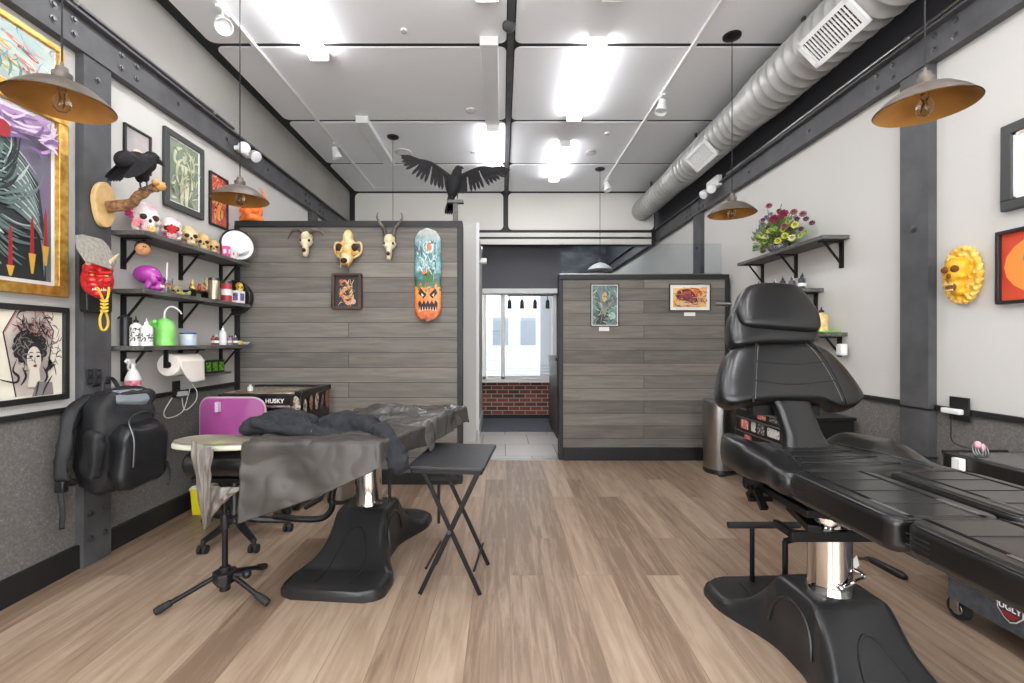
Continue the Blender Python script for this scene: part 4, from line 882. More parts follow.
# ---- middle shelf
zm = 1.635
M_purp = mat('glossy_purple', (176,66,166), .16, coat=.6)
skull(V(-2.33,3.05,zm), .175, R(100), M_purp, 'glossy purple skull in profile on the middle left shelf', sock=mat('purple_deep',(92,20,90),.4))
def onsh(px, X=-2.32): return X*F/(px-VX)
def glassjar(name, px, r, h, z, m, label, cat, X=-2.3, **k):
    y = onsh(px, X); t = thing(name, V(X,y,z), label, cat); return t, V(X,y,z)
t, c = glassjar('cup', 166, .04, .1, zm, None, 'clear cup with a white straw and a brown rainbow print on the middle left shelf', 'cup')
mb = MB(); mb.lathe([(.0,0),(.034,0),(.042,.1),(.039,.1),(.031,.006),(0,.006)], c, 24); mb.build('glass', M_glass, t, smooth=True)
mb = MB(); mb.tube([c+V(0,0,.01), c+V(.005,.005,.21)], .006, 8); mb.build('straw', M_whpl, t)
for i, m in enumerate((P('brn1',(150,84,50)), P('brn2',(204,150,100)))):
    mb = MB(); rr_ = .026-.009*i; mb.tube([c+V(.044*.7+.002, -.044*.7-.002, .03)+V(.7*rr_*math.cos(a), .7*rr_*math.cos(a), rr_*math.sin(a)*1.1) for a in [math.pi*k/8 for k in range(9)]], .004, 6); mb.build('printed_rainbow', m, t)
skull(V(-2.40,3.40,zm), .09, R(20), M_sk3, 'pale skull behind the cup on the middle left shelf', vox=.005)
c = V(-2.28, onsh(182,-2.28), zm); t = thing('snake_figurine', c, 'small coiled green snake figurine on the middle left shelf', 'figurine')
mb = MB(); pth = spline([c+V(.0,-.06,.008), c+V(.03,-.03,.008), c+V(-.02,.0,.01), c+V(.03,.03,.012), c+V(0,.06,.014), c+V(.01,.075,.035)], 5); mb.tube(pth, [.004]+[.009]*(len(pth)-3)+[.011,.004], 8)
mb.build('body', mat('snake_green',(110,140,84),.4,col2=(214,190,110),scale=60), t, smooth=True)
t = thing('riser_tray', V(-2.33,3.66,zm), 'black raised tray carrying gold trinkets on the middle left shelf', 'tray')
mb = MB(); mb.box(-2.42,-2.325,3.48,3.72,zm+.05,zm+.06); mb.build('top', M_blkpl, t, bevel=.003)
for y in (3.49,3.70): mb = MB(); mb.box(-2.42,-2.325,y,y+.01,zm,zm+.05); mb.build('leg', M_blkpl, t)
zt = zm+.061; M_gd = mat('gold_trinket',(206,160,80),.3,metal=.7,col2=(230,200,130),scale=40)
def figurine(x, y, z, s, m, label, kind):
    t = thing('figurine', V(x,y,z), label, 'figurine'); mb = MB(); c = V(x,y,z)
    if kind == 'sit': mb.ell(c+V(0,0,.25*s),(.3*s,.26*s,.25*s)); mb.ell(c+V(0,0,.6*s),(.2*s,.17*s,.25*s)); mb.ell(c+V(0,0,.88*s),(.13*s,.13*s,.14*s)); mb.ell(c+V(.22*s,0,.12*s),(.18*s,.2*s,.1*s)); mb.tube([c+V(0,-.18*s,.7*s),c+V(.2*s,-.22*s,.4*s)],.06*s,6); mb.tube([c+V(0,.18*s,.7*s),c+V(.2*s,.22*s,.4*s)],.06*s,6)
    elif kind == 'cat': mb.ell(c+V(0,0,.35*s),(.24*s,.24*s,.35*s)); mb.ell(c+V(.04*s,0,.8*s),(.18*s,.2*s,.17*s)); mb.lathe([(.07*s,0),(0,.16*s)],c+V(0,-.12*s,.9*s),8); mb.lathe([(.07*s,0),(0,.16*s)],c+V(0,.12*s,.9*s),8)
    else: mb.lathe([(.2*s,0),(.24*s,.15*s),(.12*s,.35*s),(.2*s,.6*s),(.1*s,.8*s),(.04*s,1.0*s),(0,1.0*s)],c,14)
    mb.build('body', m, t, remesh=max(.0025,s*.05)); return t
figurine(-2.365,3.51,zt,.08,M_gd,'golden seated trinket, nearest on the black raised tray','sit')
figurine(-2.35,3.57,zt,.06,mat('red_trinket',(190,54,40),.4),'little red trinket in the middle of the black raised tray','cat')
figurine(-2.365,3.625,zt,.075,mat('cream_trinket',(222,196,140),.4,col2=(196,120,60),scale=30),'cream and tan trinket right of the red one on the raised tray','vase')
figurine(-2.365,3.685,zt,.12,mat('ivory_trinket',(226,206,168),.4,col2=(190,150,90),scale=30),'tallest ivory trinket at the far end of the raised tray','sit')
def can(x,y,z,r,h,m,mlid,label,cat='can',name='metal_can',band=None):
    t = thing(name, V(x,y,z), label, cat); c = V(x,y,z)
    mb = MB(); mb.lathe([(0,0),(r,0),(r,h*.86),(r*.94,h*.88),(0,h*.88)], c, 24); mb.build('body', m, t, smooth=True)
    mb = MB(); mb.lathe([(r*.97,h*.87),(r*.98,h*.98),(r*.9,h),(0,h)], c, 24); mb.build('lid', mlid, t, smooth=True)
    if band: mb = MB(); mb.lathe([(r+.001,h*band[1]),(r+.001,h*band[2])], c, 24, cap=False); mb.build('label_band', band[0], t, smooth=True)
    return t
can(-2.27,onsh(214,-2.27),zm,.04,.17,mat('champagne_metal',(186,174,150),.3,metal=.8),M_bolt,'tall champagne-coloured metal can on the middle left shelf')
can(-2.29,onsh(226.5,-2.29),zm,.04,.17,mat('jar_red',(176,60,66),.3),M_bolt,'red and white jar with a dark lid right of the metal can','jar','lidded_jar',band=(M_paper,.3,.6))
boxthing('small_box', -2.31,-2.245,3.93,4.02,zm,zm+.105, M_paper, 'white box printed in violet at the far end of the middle left shelf', 'box', (mat('violet_print',(140,124,180),.6,col2=(80,70,120),scale=60),.65,.6))
c = V(-2.34, 4.13, 1.70); t = thing('black_helmet', V(-2.34,4.13,1.55), 'round black dome behind the yellow skull at the end of the middle left shelf', 'helmet')
c = V(-2.28,4.12,1.70)
mb = MB(); mb.prism([V(-2.44+.0,4.135,1.58)]+[V(-2.44+.18*math.sin(a), 4.135, 1.70-.16*math.cos(a)) for a in [math.pi*i/16 for i in range(17)]]+[V(-2.44,4.135,1.86)], (0,.06,0)); mb.build('shell', M_blkpl, t, bevel=.012, bseg=3)
skull(V(-2.325,4.075,1.745), .085, R(40), mat('yellow_skull',(214,176,40),.4,col2=(236,206,90),scale=20), 'little yellow skull mounted on the black dome at the shelf end', vox=.004)

# ---- bottom shelf
zb = 1.276
def bottle(x,y,z,r,h,m,mcap,label,kind='squeeze',band=None,name='bottle',group=None,cat='bottle'):
    t = thing(name, V(x,y,z), label, cat, group); c = V(x,y,z); mb = MB()
    if kind == 'squeeze':
        mb.lathe([(0,0),(r,0),(r,h*.62),(r*.8,h*.7),(r*.35,h*.75),(r*.35,h*.78)], c, 20); mb.build('body', m, t, smooth=True)
        mb = MB(); mb.lathe([(r*.42,h*.77),(r*.42,h*.84),(r*.15,h*.88),(r*.07,h),(0,h)], c, 14); mb.build('cap', mcap, t, smooth=True)
    elif kind == 'trigger':
        mb.lathe([(0,0),(r,0),(r*1.02,h*.45),(r*.6,h*.66),(r*.32,h*.74),(r*.32,h*.8)], c, 20); mb.build('body', m, t, smooth=True)
        mb = MB(); mb.box(x-.012,x+.012,y-.045,y+.03,z+h*.86,z+h); mb.lathe([(r*.4,h*.79),(r*.36,h*.87)], c, 14); mb.tube(spline([c+V(0,-.02,h*.9),c+V(0,-.04,h*.8),c+V(0,-.03,h*.7)]), .006, 6); mb.tube([c+V(0,-.045,h*.93),c+V(0,-.06,h*.93)],.009,8); mb.build('trigger_head', mcap, t, bevel=.004)
    elif kind == 'tin':
        mb.lathe([(0,0),(r,0),(r,h*.9),(r*.6,h*.93),(0,h*.93)], c, 20); mb.build('body', m, t, smooth=True)
        mb = MB(); mb.lathe([(r*.3,h*.93),(r*.25,h),(0,h)], c, 14); mb.tube([c+V(0,0,h*.97), c+V(0,-.05,h*.9), c+V(0,-.06,h*.86)], .006,6); mb.build('spout', mcap, t, smooth=True)
    if band: mb = MB(); mb.lathe([(r+.0008,h*band[1]),(r+.0008,h*band[2])], c, 20, cap=False); mb.build('printed_label', band[0], t, smooth=True)
    return t
M_lab = mat('label_print', (60,60,62), .6, col2=(220,220,215), scale=90, contrast=(.45,.5)); M_clear = mat('frosted', (214,216,212), .35)
bottle(-2.395,2.93,zb,.032,.2,M_blkpl,M_blkpl,'black bottle with a side spout at the near end of the bottom left shelf','tin')
bottle(-2.325,2.922,zb,.034,.19,M_whpl,M_blkpl,'tall white squeeze bottle with a black cap left of its shorter neighbour',band=(M_lab,.15,.6))
bottle(-2.25,2.912,zb,.034,.175,M_whpl,M_whpl,'shorter white squeeze bottle with a white tip left of the green bottle',band=(M_lab,.15,.45))
bottle(-2.37,onsh(152,-2.37),zb,.03,.17,M_clear,M_blkpl,'frosted bottle with black neck half hidden between white and green bottles')
c = V(-2.28,onsh(164.5,-2.28),zb); t = thing('wash_bottle', c, 'wash bottle wrapped in a bright green sleeve with a bent white tube', 'bottle')
M_grn = mat('green_film', (120,206,96), .3, col2=(150,226,120), scale=9)
mb = MB(); mb.grid(lambda u,v: c+V((.062+.008*noise.noise(V(u*3,math.cos(v*6.283)*2,math.sin(v*6.283)*2)))*math.cos(v*6.28319)*pl([(0,1),(.7,.95),(.88,.75),(1,.2)],u), (.062+.008*noise.noise(V(u*4,math.cos(v*6.283)*2,5+math.sin(v*6.283)*2)))*math.sin(v*6.28319)*pl([(0,1),(.7,.95),(.88,.75),(1,.2)],u), .185*u), 16, 28); mb.build('sleeve', M_grn, t, smooth=True)
mb = MB(); mb.ell(c+V(-.02,-.065,.14),(.02,.03,.035)); mb.ell(c+V(.0,-.085,.155),(.012,.02,.02)); mb.build('film_corner', M_grn, t, remesh=.006)
mb = MB(); mb.tube(spline([c+V(0,0,.18), c+V(.0,.005,.23), c+V(.01,.03,.262), c+V(.02,.07,.262), c+V(.03,.11,.235), c+V(.03,.12,.22)]), .006, 8); mb.build('bent_tube', M_whpl, t, smooth=True)
can(-2.28,onsh(188,-2.28),zb,.055,.092,mat('tub_cream',(226,224,206),.4,col2=(180,200,220),scale=16),mat('blue_lid',(36,80,170),.35),'round white tub with a blue lid on the bottom left shelf','tub','plastic_tub')
cols = [(70,50,46),(176,60,50),(60,120,90),(226,200,110),(90,70,140),(206,120,150),(50,90,130),(200,90,60)]
nm_ = ['brown','red','green','yellow','violet','pink','blue','orange']
for i, cc in enumerate(cols):
    bottle(-2.27-.055*(i%2), 3.66+.043*i, zb, .017, .085, mat('ink_%s'%nm_[i],cc,.3), M_blkpl if i%3 else M_whpl, 'small %s ink bottle in the row right of the blue-lidded tub'%nm_[i], band=(M_paper,.2,.42), group='ink bottles on the bottom left shelf')
bottle(-2.24,onsh(223,-2.24),zb,.026,.155,M_clear,M_whpl,'clear pointed squeeze bottle standing right of the ink bottle row')
mb = MB(); mb.box(-2.33,-2.25,3.94,4.0,zb,zb+.035); tag(mb.build('sponge', mat('yellow_sponge',(222,194,96),.9), bevel=.008, bseg=3), 'yellow sponge block near the far end of the bottom left shelf', 'sponge')
c = V(-2.28,4.06,zb); t = thing('dish', c, 'white dish with a dark rim at the far end of the bottom left shelf', 'dish')
mb = MB(); mb.lathe([(0,.003),(.03,.003),(.05,.02),(.048,.024),(.028,.008),(0,.008)], c, 28); mb.build('bowl', M_whpl, t, smooth=True)
# paper towel
c0 = onx(167.5,365,-2.33); c0.y = 3.21; t = thing('paper_towel_roll', c0, 'white paper towel roll on a black holder under the bottom left shelf', 'paper towel')
ax = V(0,1,0); rot = ax.to_track_quat('Z','Y').to_matrix(); L_ = .27
mb = MB(); mb.lathe([(.022,0),(.077,0),(.079,.004),(.079,L_-.004),(.077,L_),(.022,L_)], c0, 40, 0, rot, cap=False); mb.build('roll', mat('tissue',(238,230,220),.95,bump=.2,bscale=300), t, smooth=True, angle=50)
mb = MB(); mb.lathe([(.022,0),(.022,L_),(.019,L_),(.019,0),(.022,0)], c0, 20, 0, rot, cap=False); mb.build('cardboard_core', mat('cardboard',(170,130,90),.9), t)
mb = MB(); mb.grid(lambda u,v: V(c0.x+.081+.008*math.sin(v*5)*u+.01*u, c0.y+.002+(L_-.004)*v+.10*u*u*(1-v), c0.z+.03-.16*u), 12, 14); mb.build('hanging_sheet', MATS['tissue'], t, smooth=True, solid=.001)
mb = MB(); mb.box(c0.x-.012,c0.x+.012,c0.y-.03,c0.y-.012,c0.z-.02,1.246); mb.tube([c0+V(0,-.02,0), c0+V(0,L_+.02,0)], .008, 8); mb.lathe([(.024,-.012),(.024,0),(.0,0)], c0, 18, 0, rot); mb.build('holder', M_iron, t)
# spray bottle
bottle(-2.375,onsh(133,-2.375),.955,.043,.24,mat('white_hdpe',(232,228,226),.4),M_whpl,'white trigger spray bottle with a pink label behind the backpack','trigger',band=(mat('pink_label',(214,60,100),.5,col2=(240,220,226),scale=20),.1,.42),name='spray_bottle')
mb = MB(); mb.box(XL,XL+.14,onsh(133,-2.375)-.06,onsh(133,-2.375)+.06,.94,.953); tag(mb.build('chair_rail_ledge', M_black), 'tiny black ledge on the left chair rail carrying the spray bottle', 'ledge')
# green neon box
t = boxthing('accessory_box', -2.44,-2.37,3.67,3.93,1.047,1.15, M_blkpl, 'black box with neon green windows on the ledge under the towel roll', 'box')
mb = MB(); ng = mat('neon_green',(120,200,50),.4,col2=(40,60,30),scale=50)
for i in range(3): mb.box(-2.37,-2.3685,3.685+.085*i,3.745+.085*i,1.06,1.135)
mb.box(-2.43,-2.38,3.6685,3.67,1.06,1.135); mb.build('printed_panel', ng, t)
# outlet with cables
c = onx(176,389,XL+.004); t = thing('wall_outlet', c-V(0,0,.06), 'black wall outlet with a white adapter below the paper towel', 'outlet')
mb = MB(); mb.T = FL(V(XL,c.y,c.z)); mb.box(-.04,.04,-.06,.06,.001,.01); mb.build('plate', M_blkpl, t, bevel=.003)
mb = MB(); mb.T = FL(V(XL,c.y,c.z)); mb.box(-.01,.075,-.055,-.02,.01,.045); mb.build('adapter', M_whpl, t, bevel=.006)
t = thing('white_cable', c-V(0,0,.3), 'thin white cables looping down from the adapter below the paper towel', 'cable')
for pts in ([(172,398),(164,412),(168,418),(182,412),(188,396),(190,388)],[(182,398),(185,410),(195,402),(197,392),(192,384)]):
    mb = MB(); mb.tube(spline([onx(x,y,XL+.05+.012*(i%2)) for i,(x,y) in enumerate(pts)],8), .0035, 7); mb.build('loop', M_whpl, t, smooth=True)
# socket plates on the post
for x, l in ((89,'left of two small black sockets on the left post above the backpack'),(97.5,'right of two small black sockets on the left post above the backpack')):
    c = onx(x,377,XL+.05); t = thing('wall_outlet', c-V(0,0,.05), l, 'outlet'); mb = MB(); mb.T = FL(V(XL+.05,c.y,c.z)); mb.box(-.018,.018,-.045,.045,.001,.008); mb.build('plate', M_blkpl, t, bevel=.002)
    mb = MB(); mb.T = FL(V(XL+.05,c.y,c.z))
    for z in (-.022,.022): mb.box(-.01,.01,z-.012,z+.012,.008,.0095)
    mb.build('socket', M_bolt, t)

# ================================================================== post ornaments
X0 = XL+.05
c = onx(93,283,X0); t = thing('black_case', V(X0+.02,c.y,1.46), 'flat black case on the left post behind the red mask', 'case')
mb = MB(); mb.T = FL(V(X0,c.y-.01,1.65)); mb.prism([(x,y,.002) for x,y in rrect(.17,.36,.02)], (0,0,.05)); mb.build('shell', M_blkpl, t, bevel=.006, bseg=3)
# grey placard
t = thing('stone_placard', V(X0+.08,2.78,1.72), 'weathered pale grey slab above the red mask on the left post', 'plaque')
cc = [onx(x,y,X0+.09+.02*k) for k,(x,y) in enumerate(((75,236),(84,235),(103,240),(108,246),(117,262),(112,270),(100,266),(86,262),(78,250)))]
mb = MB(); mb.prism(cc, V(.012,-.022,0)); mb.build('slab', mat('stone',(146,142,132),.9,col2=(176,170,158),scale=60,bump=.6,bscale=200), t, bevel=.004)
# red demon mask
c = onx(98,280,X0+.13); t = thing('demon_mask', c-V(0,0,.13), 'red horned demon mask hanging on the left post', 'mask')
M_rd = mat('mask_red', (196,30,34), .28, coat=.4); dirf = V(.75,-.66,0).normalized(); yaw = math.atan2(dirf.y, dirf.x)+math.pi/2; rz = Matrix.Rotation(yaw,3,'Z'); W = lambda x,y,z: c+rz @ V(x,y,z)
mb = MB()
for x,y,z,a,b,d in ((0,.02,.0,.075,.05,.095),(0,0,.06,.07,.045,.045),(.03,-.03,-.005,.028,.03,.025),(-.03,-.03,-.005,.028,.03,.025),(0,-.055,-.01,.018,.03,.022),(.03,-.035,.04,.03,.02,.012),(-.03,-.035,.04,.03,.02,.012),(0,-.02,-.075,.03,.03,.03),(0,-.03,-.035,.05,.025,.012)): mb.ell(W(x,y,z),(a,b,d),rz)
mb.build('face', M_rd, t, remesh=.005)
for k in (-1,1):
    mb = MB(); p = spline([W(k*.04,-.02,.085),W(k*.055,-.05,.115),W(k*.08,-.07,.15)]); mb.tube(p,[.014*(1-i/len(p))+.002 for i in range(len(p))],8); mb.build('horn', M_bone, t, smooth=True)
    mb = MB(); mb.ell(W(k*.03,-.045,.02),(.012,.01,.008),rz); mb.build('eye', M_gd, t, smooth=True)
mb = MB()
for i in range(-3,4): mb.lathe([(.005,0),(0,.013 if abs(i)!=2 else .022)], W(i*.009,-.047,-.062), 6)
mb.build('teeth', M_teeth, t)
# yellow rope
t = thing('yellow_rope', onx(104,328,X0+.2), 'knotted yellow rope dangling from the red demon mask', 'rope'); M_rope = mat('yellow_rope_fibre',(222,184,60),.6,bump=.5,bscale=400)
p = lambda x,y: onx(x,y,X0+.21)
mb = MB(); mb.tube(spline([p(97,287),p(101,295),p(104,303),p(104,312)]), .006,8); mb.tube(spline([p(109,287),p(108,296),p(105,303),p(105,312)]), .006,8); mb.tube(spline([p(104,309),p(100,318),p(101,328),p(105,330),p(108,324),p(107,316),p(104,309)]), .006,8); mb.build('cord', M_rope, t, smooth=True)
mb = MB()
for k in range(4): q = p(104.3,301+k*3.4); mb.tube([q+V(.0+.014*math.cos(a),.014*math.sin(a),.004*math.sin(a*2)) for a in [2*math.pi*i/12 for i in range(12)]], .006, 7, closed=True)
mb.build('knot', M_rope, t, smooth=True)

# ================================================================== backpack
M_pack = mat('pack_fabric', (34,35,37), .55, bump=.3, bscale=300); M_packs = mat('pack_sheen', (30,31,33), .3, bump=.1, bscale=40); M_packg = mat('pack_grey', (118,124,130), .5)
bx, by = -2.27, 2.70; t = thing('backpack', V(bx,by,.5), 'stuffed black backpack hanging on the left post', 'backpack')
def soft(mb, c, hx, hy, hz, rot=None, n=1, amp=.012, seed=0, pw=.42):
    """soft rounded box"""
    rot = rot or Matrix.Identity(3); c = Vector(c)
    def f(u, v):
        th = math.pi*u; ph = 2*math.pi*v; s_ = lambda a: math.copysign(abs(a)**pw, a)
        p = V(hx*s_(math.sin(th))*s_(math.cos(ph)), hy*s_(math.sin(th))*s_(math.sin(ph)), hz*s_(math.cos(th)))
        q = p*9+V(seed,seed*2,0); k = noise.noise(q)*amp+noise.noise(q*2.3)*amp*.5
        return c+rot @ (p+p.normalized()*k if p.length > 1e-6 else p)
    mb.grid(f, 26, 40)
rz = Matrix.Rotation(R(-22),3,'Z') @ Matrix.Rotation(R(8),3,'Y')
mb = MB(); soft(mb, (bx,by,.725), .12,.16,.295, rz, seed=1, amp=.02, pw=.55); mb.build('main_compartment', M_pack, t, smooth=True)
mb = MB(); soft(mb, (bx+.14,by-.005,.65), .085,.14,.19, rz, amp=.016, seed=4, pw=.5); fp = mb.build('front_pocket', M_packs, t, smooth=True)
mb = MB(); soft(mb, (bx+.02,by-.17,.68), .06,.03,.13, rz, amp=.008, seed=9); mb.build('side_pocket', M_pack, t, smooth=True)
mb = MB(); mb.tube(spline([V(bx+.21,by-.13,.6),V(bx+.215,by-.13,.75),V(bx+.18,by-.12,.86),V(bx+.16,by,.89),V(bx+.18,by+.11,.86)]), .005, 6); mb.build('zipper', M_bolt, fp, smooth=True)
mb = MB(); soft(mb, (bx+.06,by+.01,.98), .07,.12,.045, rz, amp=.012, seed=12); mb.build('top_flap', M_pack, t, smooth=True)
mb = MB(); soft(mb, (bx+.10,by-.02,.975), .05,.085,.03, Matrix.Rotation(R(-22),3,'Z') @ Matrix.Rotation(R(48),3,'Y'), amp=.008, seed=15); mb.build('grey_lining', M_packg, t, smooth=True)
mb = MB(); mb.tube(spline([V(bx-.03,by-.05,1.0),V(bx-.04,by-.03,1.075),V(bx-.04,by+.03,1.08),V(bx-.02,by+.06,1.0)]), .011, 8); mb.build('carry_handle', M_pack, t, smooth=True)
def strap(name, pts, w, m, th=.006):
    p = spline(pts, 6); mb = MB(); n = len(p)
    mb.grid(lambda u,v: p[min(int(u*(n-1)+.5),n-1)]+V(w[0],w[1],w[2])*(v-.5), n-1, 3); return mb.build(name, m, t, smooth=True, solid=th)
strap('shoulder_strap', [V(bx-.1,by-.06,1.0),V(bx-.08,by-.2,.9),V(bx-.07,by-.24,.72),V(bx-.08,by-.25,.58),V(bx-.08,by-.17,.52)], (.05,.03,0), M_pack, .012)
strap('shoulder_strap', [V(bx-.1,by+.03,1.0),V(bx-.13,by-.1,.9),V(bx-.12,by-.2,.7),V(bx-.11,by-.2,.55)], (.05,.02,0), M_pack, .012)
strap('webbing_strap', [V(bx-.06,by-.235,.6),V(bx-.08,by-.25,.5),V(bx-.07,by-.25,.4),V(bx-.08,by-.245,.3)], (.02,.012,0), M_pack, .003)
strap('webbing_strap', [V(bx+.21,by+.13,.57),V(bx+.215,by+.14,.5),V(bx+.21,by+.135,.42)], (.012,.006,0), M_pack, .003)
mb = MB(); mb.box(bx-.1,bx-.05,by-.27,by-.235,.5,.56); mb.build('buckle', M_blkpl, t, bevel=.006)
mb = MB(); mb.tube([V(XL+.05,by,1.04),V(bx-.035,by,1.06),V(bx-.035,by,1.08)], .006,8); tag(mb.build('wall_hook', M_iron, smooth=True), 'black hook on the left post holding the backpack', 'hook')

for k_, ch in enumerate(t.children):
    if ch.name.split('.')[0] in ('main_compartment','front_pocket','top_flap','side_pocket','grey_lining','shoulder_strap'):
        for sc_, st_ in ((.11,.035),(.04,.010)):
            tx_ = bpy.data.textures.new('fabric_folds', 'CLOUDS'); tx_.noise_scale = sc_; q = ch.modifiers.new('folds', 'DISPLACE'); q.texture = tx_; q.strength = st_; q.mid_level = .5; q.texture_coords = 'LOCAL'
# yellow bin by the baseboard
c = V(-2.27,3.5,0); c = onz(204,513,0); t = thing('yellow_bin', c, 'small bright yellow bin beside the left baseboard behind the drape', 'bin')
M_yel = mat('bright_yellow',(226,214,30),.4)
mb = MB(); mb.add([c+V(k*.06,j*.05,0) for k,j in ((-1,-1),(1,-1),(1,1),(-1,1))]+[c+V(k*.068,j*.06,.19) for k,j in ((-1,-1),(1,-1),(1,1),(-1,1))], [(3,2,1,0),(0,1,5,4),(1,2,6,5),(2,3,7,6),(3,0,4,7)]); mb.build('body', M_yel, t, bevel=.006)
mb = MB(); mb.box(c.x-.074,c.x+.074,c.y-.066,c.y+.066,.185,.21); mb.build('lid', mat('pale_yellow',(232,226,150),.4), t, bevel=.01)
mb = MB(); mb.prism([c+V(-.07,-.04,.211),c+V(.05,-.06,.211),c+V(.07,.05,.211),c+V(-.03,.06,.211)], (0,0,.004)); tag(mb.build('paper_sheet', M_paper), 'white paper sheet lying on the yellow bin', 'paper')
# ================================================================== tattoo chair bases
def smooth01(t): t = max(0,min(1,t)); return t*t*(3-2*t)
M_base = mat('moulded_base', (38,38,39), .32, bump=.05, bscale=200)
def chair_base(parent, cx, cy, ang, col_top):
    Mx = Matrix.Translation(V(cx,cy,0)) @ Matrix.Rotation(ang, 4, 'Z')
    hl = .575
    def sect(y):
        u = abs(y)
        h = .055+.245*(1-smooth01((u-.11)/.27)**.62) if u > .11 else .3
        hb = .165+.115*smooth01((u-.05)/.36)
        if u > hl-.09: k = (u-(hl-.09))/.09; hb *= math.sqrt(max(.0,1-(k*.92)**2.2))*.55+.45
        ht = lerp(.15, hb-.018, smooth01((u-.13)/.26)); return h, hb, ht
    ys = [-hl+2*hl*i/60 for i in range(61)]; vs = []; fs = []
    for y in ys:
        h, hb, ht = sect(y); r = .02
        pr = [(-hb,0),(-hb,.022),(-hb+.006,.032),(lerp(-hb,-ht,.5)-.0,lerp(.03,h,.42)),(-ht-.004,h-.02),(-ht+.012,h-.003),(-ht+.03,h),(ht-.03,h),(ht-.012,h-.003),(ht+.004,h-.02),(lerp(hb,ht,.5),lerp(.03,h,.42)),(hb-.006,.032),(hb,.022),(hb,0)]
        vs += [(x,y,z) for x,z in pr]
    n = 14
    for i in range(60):
        for k in range(n-1): fs.append((i*n+k,i*n+k+1,(i+1)*n+k+1,(i+1)*n+k))
        fs.append((i*n+n-1,i*n,(i+1)*n,(i+1)*n+n-1))
    fs.append(tuple(range(n-1,-1,-1))); fs.append(tuple(60*n+k for k in range(n)))
    mb = MB(); mb.T = Mx; mb.add(vs, fs); b = mb.build('pedestal_base', M_base, parent, smooth=True, angle=50)
    # raised arches on the slopes
    mb = MB(); mb.T = Mx
    for k in (-1,1):
        pts = []
        for i in range(21):
            a = math.pi*i/20; x = .085*math.cos(a); yy = .36-.18*math.sin(a) if True else 0
            h, hb, ht = sect(yy); pts.append((x*1.1, k*yy, h+.002))
        pts = [(pts[0][0],k*.5,sect(.5)[0]+.001)]+pts+[(pts[-1][0],k*.5,sect(.5)[0]+.001)]
        mb.tube(pts, .006, 6)
        pts = []
        for i in range(21):
            a = math.pi*i/20; yy = .13*math.cos(a); f = .25+.55*math.sin(a); h, hb, ht = sect(yy)
            pts.append((k*(lerp(hb,ht,f)+.002), yy, lerp(.03,h,f)))
        mb.tube(pts, .006, 6)
    mb.build('raised_arches', M_base, b, smooth=True)
    mb = MB(); mb.T = Mx; mb.lathe([(.088,.295),(.084,.31),(.078,.33),(.076,col_top)], (0,0,0), 40); mb.build('chrome_column', M_chrome, parent, smooth=True, angle=60)
    return Mx
def pad(parent, name, poly, z0, z1, m=None, bev=.03, puff=.012, seed=0):
    """upholstered pad from a plan outline"""
    mb = MB(); mb.prism([(x,y,z0) for x,y in poly], (0,0,z1-z0)); return mb.build(name, m or M_leather, parent, bevel=bev, bseg=5, smooth=True)

# ------------------------------------------------------------------ right chair
CX = 1.335; t = RC = thing('tattoo_chair', V(CX,1.87,0), 'large black leather hydraulic tattoo chair in the right foreground', 'chair')
chair_base(t, CX, 1.875, R(2), .56)
# mechanism
mb = MB(); mb.box(1.13,1.55,1.79,1.815,.52,.56); mb.box(1.13,1.155,1.815,1.92,.53,.56); mb.box(1.525,1.55,1.815,1.92,.53,.56); mb.build('lower_frame', M_iron, t, bevel=.003)
mb = MB(); mb.lathe([(.05,.53),(.05,.575),(.065,.58),(.065,.6),(.045,.605),(.045,.64)], V(CX-.02,1.87,0), 28); mb.build('chrome_collar', M_chrome, t, smooth=True)
mb = MB(); mb.box(1.14,1.52,1.72,2.05,.64,.67); mb.box(1.16,1.22,1.6,2.12,.67,.74); mb.box(1.44,1.5,1.6,2.12,.67,.74); mb.box(1.08,1.6,2.0,2.05,.68,.73); mb.build('seat_frame', M_iron, t, bevel=.004)
mb = MB(); mb.bar(V(1.13,2.12,.72),V(1.13,1.98,.58),.03,.02); mb.bar(V(1.13,1.98,.72),V(1.13,2.1,.6),.03,.02); mb.tube([V(1.1,2.05,.6),V(1.2,2.05,.6)],.012,8); mb.build('linkage', M_iron, t)
mb = MB(); mb.bar(V(1.2,1.9,.62),V(1.17,1.72,.60),.05,.03); mb.build('lift_arm', M_iron, t, bevel=.004)
# pedal bars
mb = MB(); mb.tube([V(1.18,2.4,.345),V(1.55,2.4,.345)], .017, 12); mb.build('pedal_bar', M_rubber, t, smooth=True)
mb = MB(); mb.tube([V(1.305,2.4,.33),V(1.305,2.4,.05)], .012, 10); mb.build('pedal_post', M_iron, t, smooth=True)
mb = MB(); mb.tube([V(1.28,2.08,.40),V(1.28,2.08,.14)], .012, 10); mb.tube([V(1.28,2.08,.40),V(1.45,2.08,.44)], .014, 8); mb.build('pedal_post', M_iron, t, smooth=True)
# chrome brake handle
mb = MB(); mb.tube(spline([at(840,588,1.8),at(846,586,1.79),at(861,579,1.79),at(864,576,1.8),at(857,571,1.82),at(847,567,1.83)],5), .007, 8); mb.ell(at(841,588,1.79),(.012,.012,.012)); mb.build('brake_handle', M_chrome, t, smooth=True)
# seat
seat = [(1.02,1.80),(.985,1.90),(.985,2.06),(1.03,2.15),(1.12,2.19),(1.22,2.16),(1.30,2.14),(1.40,2.14),(1.48,2.16),(1.58,2.19),(1.66,2.15),(1.70,2.05),(1.70,1.92),(1.68,1.72),(1.67,1.655),(1.34,1.65),(1.03,1.65)]
mb = MB(); 
def seatf(u, v, top=True): pass
